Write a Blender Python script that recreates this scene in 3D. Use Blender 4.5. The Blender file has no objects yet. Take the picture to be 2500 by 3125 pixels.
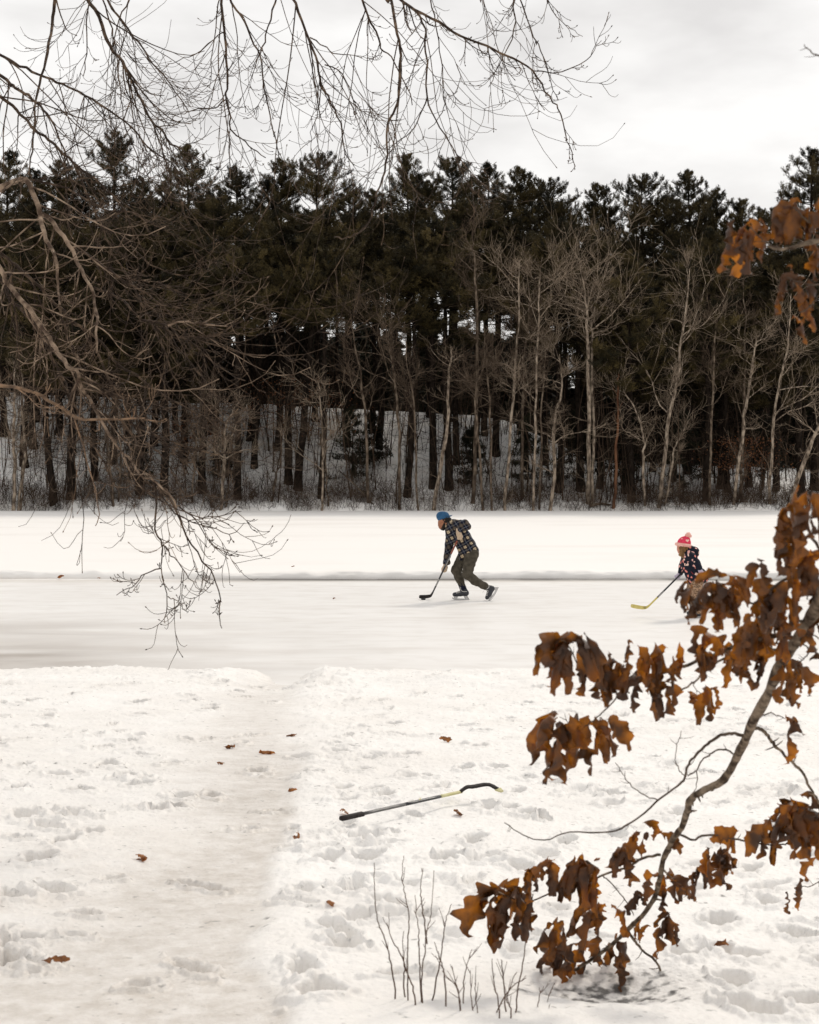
import bpy, math, random
import numpy as np
from mathutils import Vector

rng = np.random.default_rng(11)
random.seed(5)
F = 5208.0          # focal length in photograph pixels (50 mm on a 24x30 frame)
CAM_Z = 2.17        # camera above the ice
HOR = 1450.0        # row of the horizon
S = bpy.context.scene
COL = S.collection

# ------------------------------------------------------------------ helpers
def W(px, py, D):
    return np.array([(px - 1250.0) / F * D, D, CAM_Z - (py - HOR) / F * D])

def tag(o, label=None, cat=None, group=None, kind=None):
    if label: o['label'] = label
    if cat: o['category'] = cat
    if group: o['group'] = group
    if kind: o['kind'] = kind
    return o

def empty(name, loc, label, cat, group=None):
    o = bpy.data.objects.new(name, None)
    COL.objects.link(o)
    o.location = loc
    o.empty_display_size = 0.2
    tag(o, label, cat, group)
    return o

class MB:
    """collects vertices / quads / triangles into ONE mesh"""
    def __init__(self):
        self.v = []; self.q = []; self.t = []; self.n = 0
    def add(self, v, quads=None, tris=None):
        v = np.asarray(v, dtype=np.float64).reshape(-1, 3)
        if quads is not None and len(quads): self.q.append(np.asarray(quads, dtype=np.int64).reshape(-1, 4) + self.n)
        if tris is not None and len(tris): self.t.append(np.asarray(tris, dtype=np.int64).reshape(-1, 3) + self.n)
        self.v.append(v); self.n += len(v)
    def tubes(self, P, R, s=4, cap=False):
        P = np.asarray(P, float); R = np.asarray(R, float)
        if P.ndim == 2: P = P[None]; R = R[None]
        B, n, _ = P.shape
        T = np.gradient(P, axis=1)
        T /= np.linalg.norm(T, axis=2, keepdims=True) + 1e-9
        mean = T.mean(axis=1)
        ref = np.zeros((B, 3))
        ax = np.argmin(np.abs(mean), axis=1)
        ref[np.arange(B), ax] = 1.0
        U = np.cross(T, ref[:, None, :]); U /= np.linalg.norm(U, axis=2, keepdims=True) + 1e-9
        V = np.cross(T, U)
        a = np.arange(s) * (2 * math.pi / s)
        ring = (U[:, :, None, :] * np.cos(a)[None, None, :, None] + V[:, :, None, :] * np.sin(a)[None, None, :, None])
        vv = P[:, :, None, :] + ring * R[:, :, None, None]
        idx = np.arange(B * n * s).reshape(B, n, s)
        a0 = idx[:, :-1, :]; a1 = idx[:, 1:, :]
        q = np.stack([a0, np.roll(a0, -1, 2), np.roll(a1, -1, 2), a1], axis=-1).reshape(-1, 4)
        tr = None
        if cap:
            tr = []
            for b in range(B):
                for k in range(1, s - 1):
                    tr.append((idx[b, 0, 0], idx[b, 0, k + 1], idx[b, 0, k]))
                    tr.append((idx[b, -1, 0], idx[b, -1, k], idx[b, -1, k + 1]))
        self.add(vv.reshape(-1, 3), q, tr)
    def build(self, name, mat, parent=None, smooth=True, link=True):
        me = bpy.data.meshes.new(name)
        v = np.concatenate(self.v) if self.v else np.zeros((0, 3))
        q = np.concatenate(self.q) if self.q else np.zeros((0, 4), int)
        t = np.concatenate(self.t) if self.t else np.zeros((0, 3), int)
        me.vertices.add(len(v)); me.vertices.foreach_set('co', v.astype(np.float32).ravel())
        nl = len(q) * 4 + len(t) * 3
        me.loops.add(nl)
        me.loops.foreach_set('vertex_index', np.concatenate([q.ravel(), t.ravel()]).astype(np.int32))
        me.polygons.add(len(q) + len(t))
        st = np.concatenate([np.arange(len(q)) * 4, len(q) * 4 + np.arange(len(t)) * 3]).astype(np.int32)
        me.polygons.foreach_set('loop_start', st)
        me.update(calc_edges=True)
        me.validate()
        if smooth:
            me.polygons.foreach_set('use_smooth', np.ones(len(me.polygons), dtype=bool))
        if mat: me.materials.append(mat)
        if not link: return me
        return mesh_obj(name, me, parent)

def mesh_obj(name, me, parent=None):
    o = bpy.data.objects.new(name, me)
    COL.objects.link(o)
    if parent is not None: o.parent = parent
    return o

def norm(a): return a / (np.linalg.norm(a, axis=-1, keepdims=True) + 1e-9)

def spline(pts, m):
    """Catmull-Rom resample to m points"""
    p = np.asarray(pts, float)
    if len(p) == 2:
        t = np.linspace(0, 1, m)[:, None]; return p[0] * (1 - t) + p[1] * t
    e = np.vstack([2 * p[0] - p[1], p, 2 * p[-1] - p[-2]])
    u = np.linspace(0, len(p) - 1 - 1e-6, m)
    i = u.astype(int); f = (u - i)[:, None]
    a, b, c, d = e[i], e[i + 1], e[i + 2], e[i + 3]
    return 0.5 * ((2 * b) + (c - a) * f + (2 * a - 5 * b + 4 * c - d) * f ** 2 + (3 * b - a - 3 * c + d) * f ** 3)

# value noise -------------------------------------------------------------
def hash2(i, j, seed):
    h = (i.astype(np.int64) * 374761393 + j.astype(np.int64) * 668265263 + seed * 982451653) & 0x7fffffff
    h = ((h ^ (h >> 13)) * 1274126177) & 0x7fffffff
    h = h ^ (h >> 16)
    return (h & 0xffff) / 65535.0
def vnoise(x, y, seed=0):
    i = np.floor(x); j = np.floor(y); fx = x - i; fy = y - j
    fx = fx * fx * fx * (fx * (fx * 6 - 15) + 10); fy = fy * fy * fy * (fy * (fy * 6 - 15) + 10)
    a = hash2(i, j, seed); b = hash2(i + 1, j, seed); c = hash2(i, j + 1, seed); d = hash2(i + 1, j + 1, seed)
    return (a * (1 - fx) + b * fx) * (1 - fy) + (c * (1 - fx) + d * fx) * fy - 0.5
def fbm(x, y, seed, octs):
    r = np.zeros_like(x)
    ca, sa = math.cos(0.6), math.sin(0.6)
    for k, (f, a) in enumerate(octs):
        xx = x * ca - y * sa; yy = x * sa + y * ca
        x, y = xx, yy
        r += a * vnoise(x * f + 17.3 * k, y * f - 9.1 * k, seed + k * 7)
    return r
def sstep(a, b, x):
    t = np.clip((x - a) / (b - a), 0, 1); return t * t * (3 - 2 * t)

# ------------------------------------------------------------------ materials
def mat(name, color, rough=0.8, var=None, vscale=8.0, bump=0.0, bscale=30.0, bdist=0.01, spec=0.3, coord='Object', stretch=None, detail=4.0, lo=0.35, hi=0.65):
    m = bpy.data.materials.new(name); m.use_nodes = True
    nt = m.node_tree; N = nt.nodes; L = nt.links
    b = N['Principled BSDF']
    b.inputs['Base Color'].default_value = (*color, 1)
    b.inputs['Roughness'].default_value = rough
    b.inputs['Specular IOR Level'].default_value = spec
    tc = N.new('ShaderNodeTexCoord'); src = tc.outputs[coord]
    if stretch:
        mp = N.new('ShaderNodeMapping'); mp.inputs['Scale'].default_value = stretch
        L.new(src, mp.inputs['Vector']); src = mp.outputs['Vector']
    if var:
        n = N.new('ShaderNodeTexNoise'); n.inputs['Scale'].default_value = vscale; n.inputs['Detail'].default_value = detail
        L.new(src, n.inputs['Vector'])
        r = N.new('ShaderNodeValToRGB')
        r.color_ramp.elements[0].position = lo; r.color_ramp.elements[0].color = (*color, 1)
        r.color_ramp.elements[1].position = hi; r.color_ramp.elements[1].color = (*var, 1)
        L.new(n.outputs['Fac'], r.inputs['Fac']); L.new(r.outputs['Color'], b.inputs['Base Color'])
    if bump:
        n2 = N.new('ShaderNodeTexNoise'); n2.inputs['Scale'].default_value = bscale; n2.inputs['Detail'].default_value = 5
        L.new(src, n2.inputs['Vector'])
        bp = N.new('ShaderNodeBump'); bp.inputs['Strength'].default_value = bump; bp.inputs['Distance'].default_value = bdist
        L.new(n2.outputs['Fac'], bp.inputs['Height']); L.new(bp.outputs['Normal'], b.inputs['Normal'])
    return m

M = {}
M['snow'] = mat('snow', (0.82, 0.795, 0.765), 0.65, var=(0.87, 0.853, 0.83), vscale=1.3, bump=0.55, bscale=48, bdist=0.014, spec=0.25)
M['path'] = mat('packed_icy_snow', (0.66, 0.61, 0.56), 0.4, var=(0.80, 0.765, 0.73), vscale=2.2, bump=0.75, bscale=70, bdist=0.012, spec=0.5, lo=0.3, hi=0.7)
M['hillsnow'] = mat('hill_snow', (0.80, 0.77, 0.735), 0.8, var=(0.90, 0.885, 0.865), vscale=0.7, bump=0.4, bscale=3.0, bdist=0.15, spec=0.1, detail=8)
M['bark_pine'] = mat('pine_bark', (0.009, 0.0065, 0.005), 0.95, var=(0.030, 0.022, 0.017), vscale=7, bump=0.6, bscale=14, bdist=0.04, spec=0.05, stretch=(1, 1, 0.25))
M['bark_pale'] = mat('pale_bark', (0.085, 0.063, 0.046), 0.9, var=(0.42, 0.34, 0.26), vscale=7, lo=0.38, hi=0.64,  bump=0.5, bscale=25, bdist=0.02, spec=0.1, stretch=(1, 1, 0.4))
M['bark_brown'] = mat('brown_bark', (0.048, 0.034, 0.024), 0.9, var=(0.22, 0.17, 0.125), vscale=7, lo=0.40, hi=0.68,  bump=0.5, bscale=25, bdist=0.02, spec=0.1, stretch=(1, 1, 0.4))
M['bark_red'] = mat('reddish_dead_wood', (0.07, 0.032, 0.018), 0.9, var=(0.19, 0.095, 0.052), vscale=4, bump=0.5, bscale=25, bdist=0.02, spec=0.1, stretch=(1, 1, 0.3))
M['twig_far'] = mat('far_twigs', (0.055, 0.038, 0.027), 0.9, var=(0.15, 0.11, 0.078), vscale=1.5, spec=0.1)
M['brush'] = mat('brush_stems', (0.038, 0.025, 0.018), 0.9, var=(0.10, 0.068, 0.047), vscale=1.2, spec=0.1)
M['bark_near'] = mat('overhanging_bark', (0.030, 0.019, 0.013), 0.85, var=(0.17, 0.115, 0.075), lo=0.45, hi=0.72, vscale=18, bump=0.5, bscale=90, bdist=0.004, spec=0.2)
M['bark_bleached'] = mat('bleached_bark', (0.075, 0.049, 0.034), 0.85, var=(0.36, 0.265, 0.19), lo=0.40, hi=0.66, vscale=14, bump=0.6, bscale=60, bdist=0.006, spec=0.15)
M['splinter'] = mat('splintered_wood', (0.30, 0.19, 0.115), 0.8, var=(0.09, 0.058, 0.038), vscale=20, bump=0.8, bscale=60, bdist=0.006, stretch=(1, 1, 1))
M['bark_oak'] = mat('oak_bark', (0.050, 0.034, 0.023), 0.9, var=(0.26, 0.20, 0.145), vscale=38, lo=0.40, hi=0.66, bump=1.0, bscale=110, bdist=0.006, spec=0.15)
M['twig_oak'] = mat('oak_twig', (0.05, 0.033, 0.024), 0.85, var=(0.11, 0.08, 0.058), vscale=30, bump=0.4, bscale=160, bdist=0.002, spec=0.2)
M['shrubstem'] = mat('shrub_stem', (0.065, 0.034, 0.022), 0.8, var=(0.12, 0.075, 0.05), vscale=20, spec=0.2)

def foliage_mat(name, c0, c1, scale, trans=None, tf=0.25):
    m = bpy.data.materials.new(name); m.use_nodes = True
    nt = m.node_tree; N = nt.nodes; L = nt.links
    b = N['Principled BSDF']; b.inputs['Roughness'].default_value = 0.5 if trans else 0.7; b.inputs['Specular IOR Level'].default_value = 0.35 if trans else 0.15
    tc = N.new('ShaderNodeTexCoord')
    oi = N.new('ShaderNodeObjectInfo')
    n = N.new('ShaderNodeTexNoise'); n.inputs['Scale'].default_value = scale; n.inputs['Detail'].default_value = 3
    L.new(tc.outputs['Object'], n.inputs['Vector'])
    r = N.new('ShaderNodeValToRGB')
    r.color_ramp.elements[0].position = 0.36; r.color_ramp.elements[0].color = (*c0, 1)
    r.color_ramp.elements[1].position = 0.68; r.color_ramp.elements[1].color = (*c1, 1)
    L.new(n.outputs['Fac'], r.inputs['Fac'])
    hsv = N.new('ShaderNodeHueSaturation')
    mr = N.new('ShaderNodeMapRange'); mr.inputs['To Min'].default_value = 0.7; mr.inputs['To Max'].default_value = 1.3
    L.new(oi.outputs['Random'], mr.inputs['Value']); L.new(mr.outputs['Result'], hsv.inputs['Value'])
    L.new(r.outputs['Color'], hsv.inputs['Color'])
    L.new(hsv.outputs['Color'], b.inputs['Base Color'])
    if trans:
        t = N.new('ShaderNodeBsdfTranslucent'); t.inputs['Color'].default_value = (*trans, 1)
        mx = N.new('ShaderNodeMixShader')
        tr_ = N.new('ShaderNodeMapRange'); tr_.inputs['From Min'].default_value = 0.42; tr_.inputs['From Max'].default_value = 0.68; tr_.inputs['To Min'].default_value = 0.03; tr_.inputs['To Max'].default_value = tf * 2
        L.new(n.outputs['Fac'], tr_.inputs['Value']); L.new(tr_.outputs['Result'], mx.inputs['Fac'])
        L.new(b.outputs['BSDF'], mx.inputs[1]); L.new(t.outputs['BSDF'], mx.inputs[2])
        L.new(mx.outputs['Shader'], N['Material Output'].inputs['Surface'])
    return m
M['needles'] = foliage_mat('pine_needles', (0.013, 0.012, 0.006), (0.092, 0.068, 0.026), 0.6)
M['needles_dark'] = foliage_mat('hemlock_needles', (0.009, 0.010, 0.006), (0.034, 0.033, 0.017), 0.8)
M['oakleaf'] = foliage_mat('dead_oak_leaf', (0.036, 0.014, 0.0055), (0.128, 0.048, 0.012), 12, trans=(0.62, 0.215, 0.016), tf=0.24)
M['beechleaf'] = foliage_mat('dry_beech_leaf', (0.10, 0.036, 0.014), (0.20, 0.075, 0.028), 2, trans=(0.4, 0.15, 0.03), tf=0.2)
M['fallenleaf'] = foliage_mat('fallen_leaf', (0.13, 0.045, 0.012), (0.34, 0.14, 0.04), 30, trans=(0.45, 0.16, 0.03), tf=0.2)

def plain(name, c, rough=0.7, spec=0.3, **k): return mat(name, c, rough, spec=spec, **k)
M['skin'] = plain('skin', (0.34, 0.155, 0.085), 0.55, var=(0.26, 0.105, 0.058), vscale=12)
M['skin_child'] = plain('child_skin', (0.58, 0.30, 0.21), 0.55, var=(0.55, 0.25, 0.17), vscale=12)
M['hair_dark'] = plain('dark_hair', (0.010, 0.007, 0.005), 0.6, bump=0.6, bscale=90, bdist=0.01)
M['hair_brown'] = plain('wavy_brown_hair', (0.075, 0.035, 0.012), 0.55, var=(0.30, 0.16, 0.055), vscale=22, stretch=(1, 1, 0.35), bump=0.7, bscale=60, bdist=0.012)
M['cap'] = plain('blue_cap_cloth', (0.018, 0.068, 0.150), 0.85, var=(0.026, 0.095, 0.20), vscale=20, bump=0.3, bscale=40, bdist=0.01)
M['trousers'] = plain('olive_grey_trousers', (0.052, 0.045, 0.034), 0.9, var=(0.088, 0.076, 0.058), vscale=14, bump=0.8, bscale=16, bdist=0.03, spec=0.1)
M['mitten'] = plain('beige_wool_mitten', (0.42, 0.31, 0.22), 0.95, var=(0.54, 0.42, 0.31), vscale=60, bump=0.5, bscale=150, bdist=0.006, spec=0.05)
M['boot'] = plain('black_skate_leather', (0.012, 0.013, 0.018), 0.35, var=(0.02, 0.022, 0.03), vscale=30, spec=0.5)
M['blade'] = plain('skate_blade_holder', (0.42, 0.41, 0.40), 0.4, var=(0.55, 0.54, 0.53), vscale=20)
M['steel'] = mat('steel_runner', (0.55, 0.55, 0.55), 0.25); M['steel'].node_tree.nodes['Principled BSDF'].inputs['Metallic'].default_value = 1.0
M['lace'] = plain('white_lace', (0.75, 0.72, 0.68), 0.8)
M['stick_black'] = plain('black_stick', (0.010, 0.010, 0.013), 0.35, var=(0.018, 0.018, 0.024), vscale=30, spec=0.5)
M['tape_black'] = plain('black_cloth_tape', (0.012, 0.010, 0.010), 0.9, var=(0.035, 0.028, 0.026), vscale=60, bump=0.6, bscale=120, bdist=0.003)
M['stick_red'] = plain('red_brown_shaft', (0.17, 0.035, 0.018), 0.4, var=(0.24, 0.06, 0.03), vscale=15)
M['stick_grey'] = plain('grey_shaft', (0.07, 0.068, 0.066), 0.4, var=(0.14, 0.135, 0.13), vscale=20)
M['stick_yellow'] = plain('dull_yellow_stick', (0.55, 0.45, 0.13), 0.5, var=(0.62, 0.53, 0.20), vscale=18)
M['letter'] = plain('white_lettering', (0.72, 0.70, 0.66), 0.6)
M['letter_y'] = plain('yellow_lettering', (0.70, 0.62, 0.16), 0.6)
M['puck'] = plain('rubber_puck', (0.010, 0.010, 0.010), 0.6)
M['glove_lilac'] = plain('lilac_knit_glove', (0.42, 0.36, 0.46), 0.95, var=(0.53, 0.46, 0.56), vscale=60, bump=0.5, bscale=150, bdist=0.005)
M['hat_red'] = plain('red_pink_knit', (0.62, 0.032, 0.075), 0.95, var=(0.72, 0.060, 0.12), vscale=40, bump=0.6, bscale=110, bdist=0.006)
M['hat_pink'] = plain('fluffy_pink_wool', (0.78, 0.36, 0.30), 0.95, var=(0.88, 0.56, 0.48), vscale=50, bump=0.9, bscale=90, bdist=0.012)
M['heart'] = plain('pale_pink_heart', (0.80, 0.50, 0.44), 0.95)
M['zip'] = plain('red_zip', (0.30, 0.03, 0.03), 0.6)
M['eye'] = plain('dark_eye', (0.01, 0.008, 0.006), 0.2)

def ice_mat():
    m = bpy.data.materials.new('pond_ice'); m.use_nodes = True
    nt = m.node_tree; N = nt.nodes; L = nt.links
    b = N['Principled BSDF']; b.inputs['Roughness'].default_value = 0.38; b.inputs['Specular IOR Level'].default_value = 0.35
    tc = N.new('ShaderNodeTexCoord')
    def noise(sc, scale, det=5, dist=0.0):
        mp = N.new('ShaderNodeMapping'); mp.inputs['Scale'].default_value = sc
        L.new(tc.outputs['Object'], mp.inputs['Vector'])
        n = N.new('ShaderNodeTexNoise'); n.inputs['Scale'].default_value = scale; n.inputs['Detail'].default_value = det; n.inputs['Distortion'].default_value = dist
        L.new(mp.outputs['Vector'], n.inputs['Vector']); return n
    def ramp(src, p0, c0, p1, c1):
        r = N.new('ShaderNodeValToRGB')
        r.color_ramp.elements[0].position = p0; r.color_ramp.elements[0].color = c0
        r.color_ramp.elements[1].position = p1; r.color_ramp.elements[1].color = c1
        L.new(src, r.inputs['Fac']); return r
    def mix(fac, a, bcol):
        x = N.new('ShaderNodeMix'); x.data_type = 'RGBA'
        L.new(fac, x.inputs['Factor']); L.new(a, x.inputs[6]); x.inputs[7].default_value = bcol; return x.outputs[2]
    base = ramp(noise((0.5, 1, 1), 1.2, 10).outputs['Fac'], 0.3, (0.85, 0.828, 0.80, 1), 0.7, (0.90, 0.885, 0.865, 1)).outputs['Color']
    # grey streaks where the ice shows through, mostly at the left
    sx = N.new('ShaderNodeSeparateXYZ'); L.new(tc.outputs['Object'], sx.inputs[0])
    left = N.new('ShaderNodeMapRange'); left.inputs['From Min'].default_value = 0.0; left.inputs['From Max'].default_value = -5.0
    L.new(sx.outputs['X'], left.inputs['Value'])
    near = N.new('ShaderNodeMapRange'); near.inputs['From Min'].default_value = 27.0; near.inputs['From Max'].default_value = 22.0
    L.new(sx.outputs['Y'], near.inputs['Value'])
    st = ramp(noise((0.42, 0.8, 1), 0.62, 9, 0.5).outputs['Fac'], 0.36, (0.10, 0.10, 0.10, 1), 0.66, (1, 1, 1, 1)).outputs['Color']
    mu = N.new('ShaderNodeMath'); mu.operation = 'MULTIPLY'; L.new(left.outputs['Result'], mu.inputs[0]); L.new(near.outputs['Result'], mu.inputs[1])
    mu1 = N.new('ShaderNodeMath'); mu1.operation = 'MULTIPLY'; L.new(mu.outputs[0], mu1.inputs[0]); L.new(st, mu1.inputs[1])
    mu1b = N.new('ShaderNodeMath'); mu1b.operation = 'MULTIPLY'; L.new(mu1.outputs[0], mu1b.inputs[0]); mu1b.inputs[1].default_value = 0.85
    c = mix(mu1b.outputs[0], base, (0.30, 0.25, 0.205, 1))
    # faint streaks everywhere
    st2 = ramp(noise((0.22, 1.0, 1), 1.5, 8, 0.8).outputs['Fac'], 0.52, (0, 0, 0, 1), 0.8, (0.40, 0.40, 0.40, 1)).outputs['Color']
    c = mix(st2, c, (0.60, 0.55, 0.50, 1))
    st3 = ramp(noise((0.7, 1.0, 1), 2.6, 12, 0.4).outputs['Fac'], 0.46, (0, 0, 0, 1), 0.72, (0.40, 0.40, 0.40, 1)).outputs['Color']
    c = mix(st3, c, (0.66, 0.62, 0.575, 1))
    # brown band with a darker line along the foot of the far snow bank
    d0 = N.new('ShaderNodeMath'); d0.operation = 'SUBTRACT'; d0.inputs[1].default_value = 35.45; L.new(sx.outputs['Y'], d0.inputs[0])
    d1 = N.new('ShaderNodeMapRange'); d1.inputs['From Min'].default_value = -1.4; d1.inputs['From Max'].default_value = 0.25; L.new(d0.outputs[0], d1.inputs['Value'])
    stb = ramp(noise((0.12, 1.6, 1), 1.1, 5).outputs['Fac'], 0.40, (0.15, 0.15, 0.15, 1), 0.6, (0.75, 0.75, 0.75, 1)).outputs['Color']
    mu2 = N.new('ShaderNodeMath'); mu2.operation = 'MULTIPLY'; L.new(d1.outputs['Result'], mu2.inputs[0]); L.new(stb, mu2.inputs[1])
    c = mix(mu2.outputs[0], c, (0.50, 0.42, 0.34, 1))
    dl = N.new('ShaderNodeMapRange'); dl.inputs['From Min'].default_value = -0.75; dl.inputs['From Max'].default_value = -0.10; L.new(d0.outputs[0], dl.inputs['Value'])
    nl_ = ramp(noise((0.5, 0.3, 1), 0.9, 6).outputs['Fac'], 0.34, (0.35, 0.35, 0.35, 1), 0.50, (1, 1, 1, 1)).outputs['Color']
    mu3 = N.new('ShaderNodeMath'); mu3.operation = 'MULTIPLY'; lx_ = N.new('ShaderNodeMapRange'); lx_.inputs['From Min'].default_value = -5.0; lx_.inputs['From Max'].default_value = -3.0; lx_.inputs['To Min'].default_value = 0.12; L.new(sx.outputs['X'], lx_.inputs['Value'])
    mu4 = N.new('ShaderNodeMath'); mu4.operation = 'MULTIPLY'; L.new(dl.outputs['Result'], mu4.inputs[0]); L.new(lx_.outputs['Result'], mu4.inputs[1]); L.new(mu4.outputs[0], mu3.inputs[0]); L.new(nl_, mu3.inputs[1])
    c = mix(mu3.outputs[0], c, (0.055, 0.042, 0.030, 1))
    L.new(c, b.inputs['Base Color'])
    nb = noise((1, 1, 1), 28, 6)
    bp = N.new('ShaderNodeBump'); bp.inputs['Strength'].default_value = 0.35; bp.inputs['Distance'].default_value = 0.006
    L.new(nb.outputs['Fac'], bp.inputs['Height']); L.new(bp.outputs['Normal'], b.inputs['Normal'])
    return m
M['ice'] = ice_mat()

# ------------------------------------------------------------------ terrain
EDGE = 18.75
def path_edges(D):
    """left and right edge (x) of the trodden path at distance D"""
    d = np.array([3.0, 5.6, 6.3, 7.3, 8.3, 9.4, 11.0, 13.0, 15.5, 17.2, 18.4, 19.5])
    xr = np.array([-0.10, -0.42, -0.58, -0.62, -0.60, -0.64, -0.70, -0.85, -0.99, -1.10, -1.02, -0.8])
    xl = np.array([-2.2, -1.75, -1.45, -1.32, -1.28, -1.32, -1.44, -1.62, -1.75, -1.74, -1.72, -2.0])
    return np.interp(D, d, xl), np.interp(D, d, xr)

def base_z(D):
    return np.interp(D, [-8, 3, 6, 9, 12, 15, 17.6, 18.4, 18.8], [0.60, 0.52, 0.44, 0.355, 0.27, 0.185, 0.11, 0.085, 0.06])

def solve_ground(px, py):
    D = 8.0
    for _ in range(60):
        z = float(base_z(D)); D = 0.5 * D + 0.5 * min(F * (CAM_Z - z) / (py - HOR), 40.0)
    return D

PITS_PX = [(145,2180),(315,2275),(385,2362),(430,2385),(245,2400),(590,2135),(95,2135),(1100,2343),(1048,2403),(1517,2338),(1582,2403),(1392,2123),
 (1285,2109),(1628,2478),(1053,2436),(1058,2501),(1110,2555),(1165,2533),(1558,2455),(1461,2278),(1053,2276),(1034,2297),(946,2366),(1122,2617),
 (1368,2615),(1475,2223),(1424,2160),(1248,2304),(1848,2412),(1880,2420),(1998,2313),(2300,2403),(1625,2478),(2167,2356),(1610,2142),(2114,2908),(2316,3064),
 (2476,3033),(1592,2640),(1376,2612),(1731,2563),(2204,2793),(2343,2741),(2441,2838),(114,2615),(195,2566),(154,2700),(32,2725),(37,2917),(32,2871),
 (430,2457),(495,2457),(1071,2717),(1080,2806),(1055,2883),(966,3037),(917,2968),(1031,2846),(1124,2615),(60,2395),(220,2120),(420,2140),(640,2160),
 (330,2330),(360,2230),(80,2480),(260,2480),(1200,2200),(1320,2240),(1750,2250),(1900,2180),(2050,2200),(2250,2160),(2400,2250),(2200,2550),(2300,2640),(2400,2400),
 (1900,2350),(1450,2560),(1260,2480),(1180,2420),(1340,2400),(1700,2380),(1420,2340),(2080,2480),(2150,2640),(2250,2900),(1300,2800),(1180,2760),(1250,2700),(1000,2620),(930,2720)]
PITS = []
for (px, py) in PITS_PX:
    D = solve_ground(px, py)
    PITS.append(((px - 1250) / F * D, D, rng.uniform(0.042, 0.070), rng.uniform(0.075, 0.125), rng.uniform(-0.9, 0.9), rng.uniform(0.055, 0.10)))
for k in range(300):
    D = rng.uniform(5.5, 18.0); x = rng.uniform(-0.32, 0.32) * D * (1 if k % 5 else 2)
    PITS.append((x, D, rng.uniform(0.025, 0.065), rng.uniform(0.04, 0.12), rng.uniform(-1.5, 1.5), rng.uniform(0.012, 0.045)))

def shore_height(x, D):
    z = base_z(D).astype(float)
    xl, xr = path_edges(D)
    wob = 0.10 * vnoise(x * 0 + D * 1.9, D * 0 + 3.3, 5) + 0.05 * vnoise(D * 6.1, D * 0 + 1.7, 9)
    w2 = 0.22 * vnoise(x * 2.3, D * 2.0, 91) + 0.16 * vnoise(x * 6.0, D * 5.2, 92)
    far = sstep(9.5, 12.5, D)
    pr = sstep(-0.07 - 0.2 * far, 0.05 + 0.1 * far, x - (xr + wob * 0.8) + w2 * (0.25 + 0.8 * far)); pl = sstep(-0.45, 0.40, (xl + wob * 2.0) - x + w2 * 1.3)
    inpath = (1 - pr) * (1 - pl)
    rough = fbm(x, D, 3, [(0.6, 0.030), (1.7, 0.026), (4.2, 0.020), (10.0, 0.009), (27.0, 0.006), (60.0, 0.005)])
    pat = sstep(-0.12, 0.22, vnoise(x * 0.8, D * 0.7, 75))
    bil = (np.abs(vnoise(x * 4.1 + 4, D * 4.1, 77)) * 0.028 + np.abs(vnoise(x * 9.7, D * 9.3 + 4, 78)) * 0.016) * (0.35 + pat)
    near_e = np.clip(0.45 * sstep(15.5, 17.5, D) + np.exp(-((x - xr - 0.25) / 0.35) ** 2) * sstep(8.0, 11.0, D), 0, 1)
    bil = bil + (0.022 * sstep(0.20, 0.36, vnoise(x * 11.0, D * 10.0, 79)) + 0.012 * sstep(0.22, 0.34, vnoise(x * 24.0, D * 22.0, 80))) * np.clip(0.15 + 0.5 * pat * sstep(0.0, 0.3, vnoise(x * 0.9, D * 0.9, 83)) + near_e, 0, 1)
    lump = sstep(13.0, 17.0, D) * 0.25 + 0.55
    amp = np.where(D < 6.0, 0.4 + 0.6 * sstep(4.9, 5.8, D), 1.0)
    flat = 1 - 0.80 * inpath
    # the crust left of the path is old and trodden: flatter but pocked
    z += rough * flat * amp + (bil - 0.02) * lump * flat * amp
    z -= inpath * 0.022
    # low rim of shovelled snow along the right-hand edge and at the pond edge
    z += 0.016 * np.exp(-((x - xr - 0.14) / 0.11) ** 2) * (0.6 + 1.2 * vnoise(D * 3.0, x * 3.0, 41))
    z += 0.02 * np.exp(-((D - 18.0) / 0.45) ** 2) * (1 - inpath) * (0.7 + 1.6 * vnoise(x * 1.6, D * 1.4, 43))
    z += 0.06 * np.exp(-((D - 17.0) / 0.5) ** 2) * (1 - inpath) * sstep(-1.2, -0.6, x) * (0.6 + 1.8 * vnoise(x * 2.2, D * 2.0, 44))
    # smooth drift right in front of the camera, hollow of wet ground under the drooping oak limb
    z += 0.03 * np.exp(-((D - 5.05) / 0.35) ** 2) * sstep(-0.9, -0.2, x) * (0.8 + 0.7 * vnoise(x * 1.3, D, 46))
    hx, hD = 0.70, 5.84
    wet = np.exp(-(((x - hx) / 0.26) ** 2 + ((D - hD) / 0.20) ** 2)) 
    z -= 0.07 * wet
    for (cx, cD, rx, ry, a, dep) in PITS:
        m = (np.abs(x - cx) < 0.5) & (np.abs(D - cD) < 0.5)
        if not m.any(): continue
        dx = x[m] - cx; dy = D[m] - cD
        u = (dx * math.cos(a) + dy * math.sin(a)) / rx; v = (-dx * math.sin(a) + dy * math.cos(a)) / ry
        r = np.sqrt(u * u + v * v) * (1 + 0.6 * vnoise(dx * 16 + cx, dy * 16 + cD, 61) + 0.35 * vnoise(dx * 45 + cx, dy * 40 + cD, 62))
        z[m] += -dep * 1.5 * (1 - sstep(0.55, 1.05, r)) + 0.018 * np.exp(-((r - 1.35) / 0.3) ** 2)
    # run the snow out under the ice at its ragged far edge
    eD = EDGE + 0.18 * vnoise(x * 0.9, x * 0 + 5.5, 71) * 2 + 0.10 * vnoise(x * 3.1, x * 0 + 2.5, 72) * 2 - 0.32 * sstep(-1.0, 0.6, x) + 0.9 * inpath * 0
    z -= 0.34 * sstep(-0.28, 0.10, D - eD)
    z -= inpath * 0.09 * sstep(14.5, 18.2, D)
    return z, inpath, wet

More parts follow.
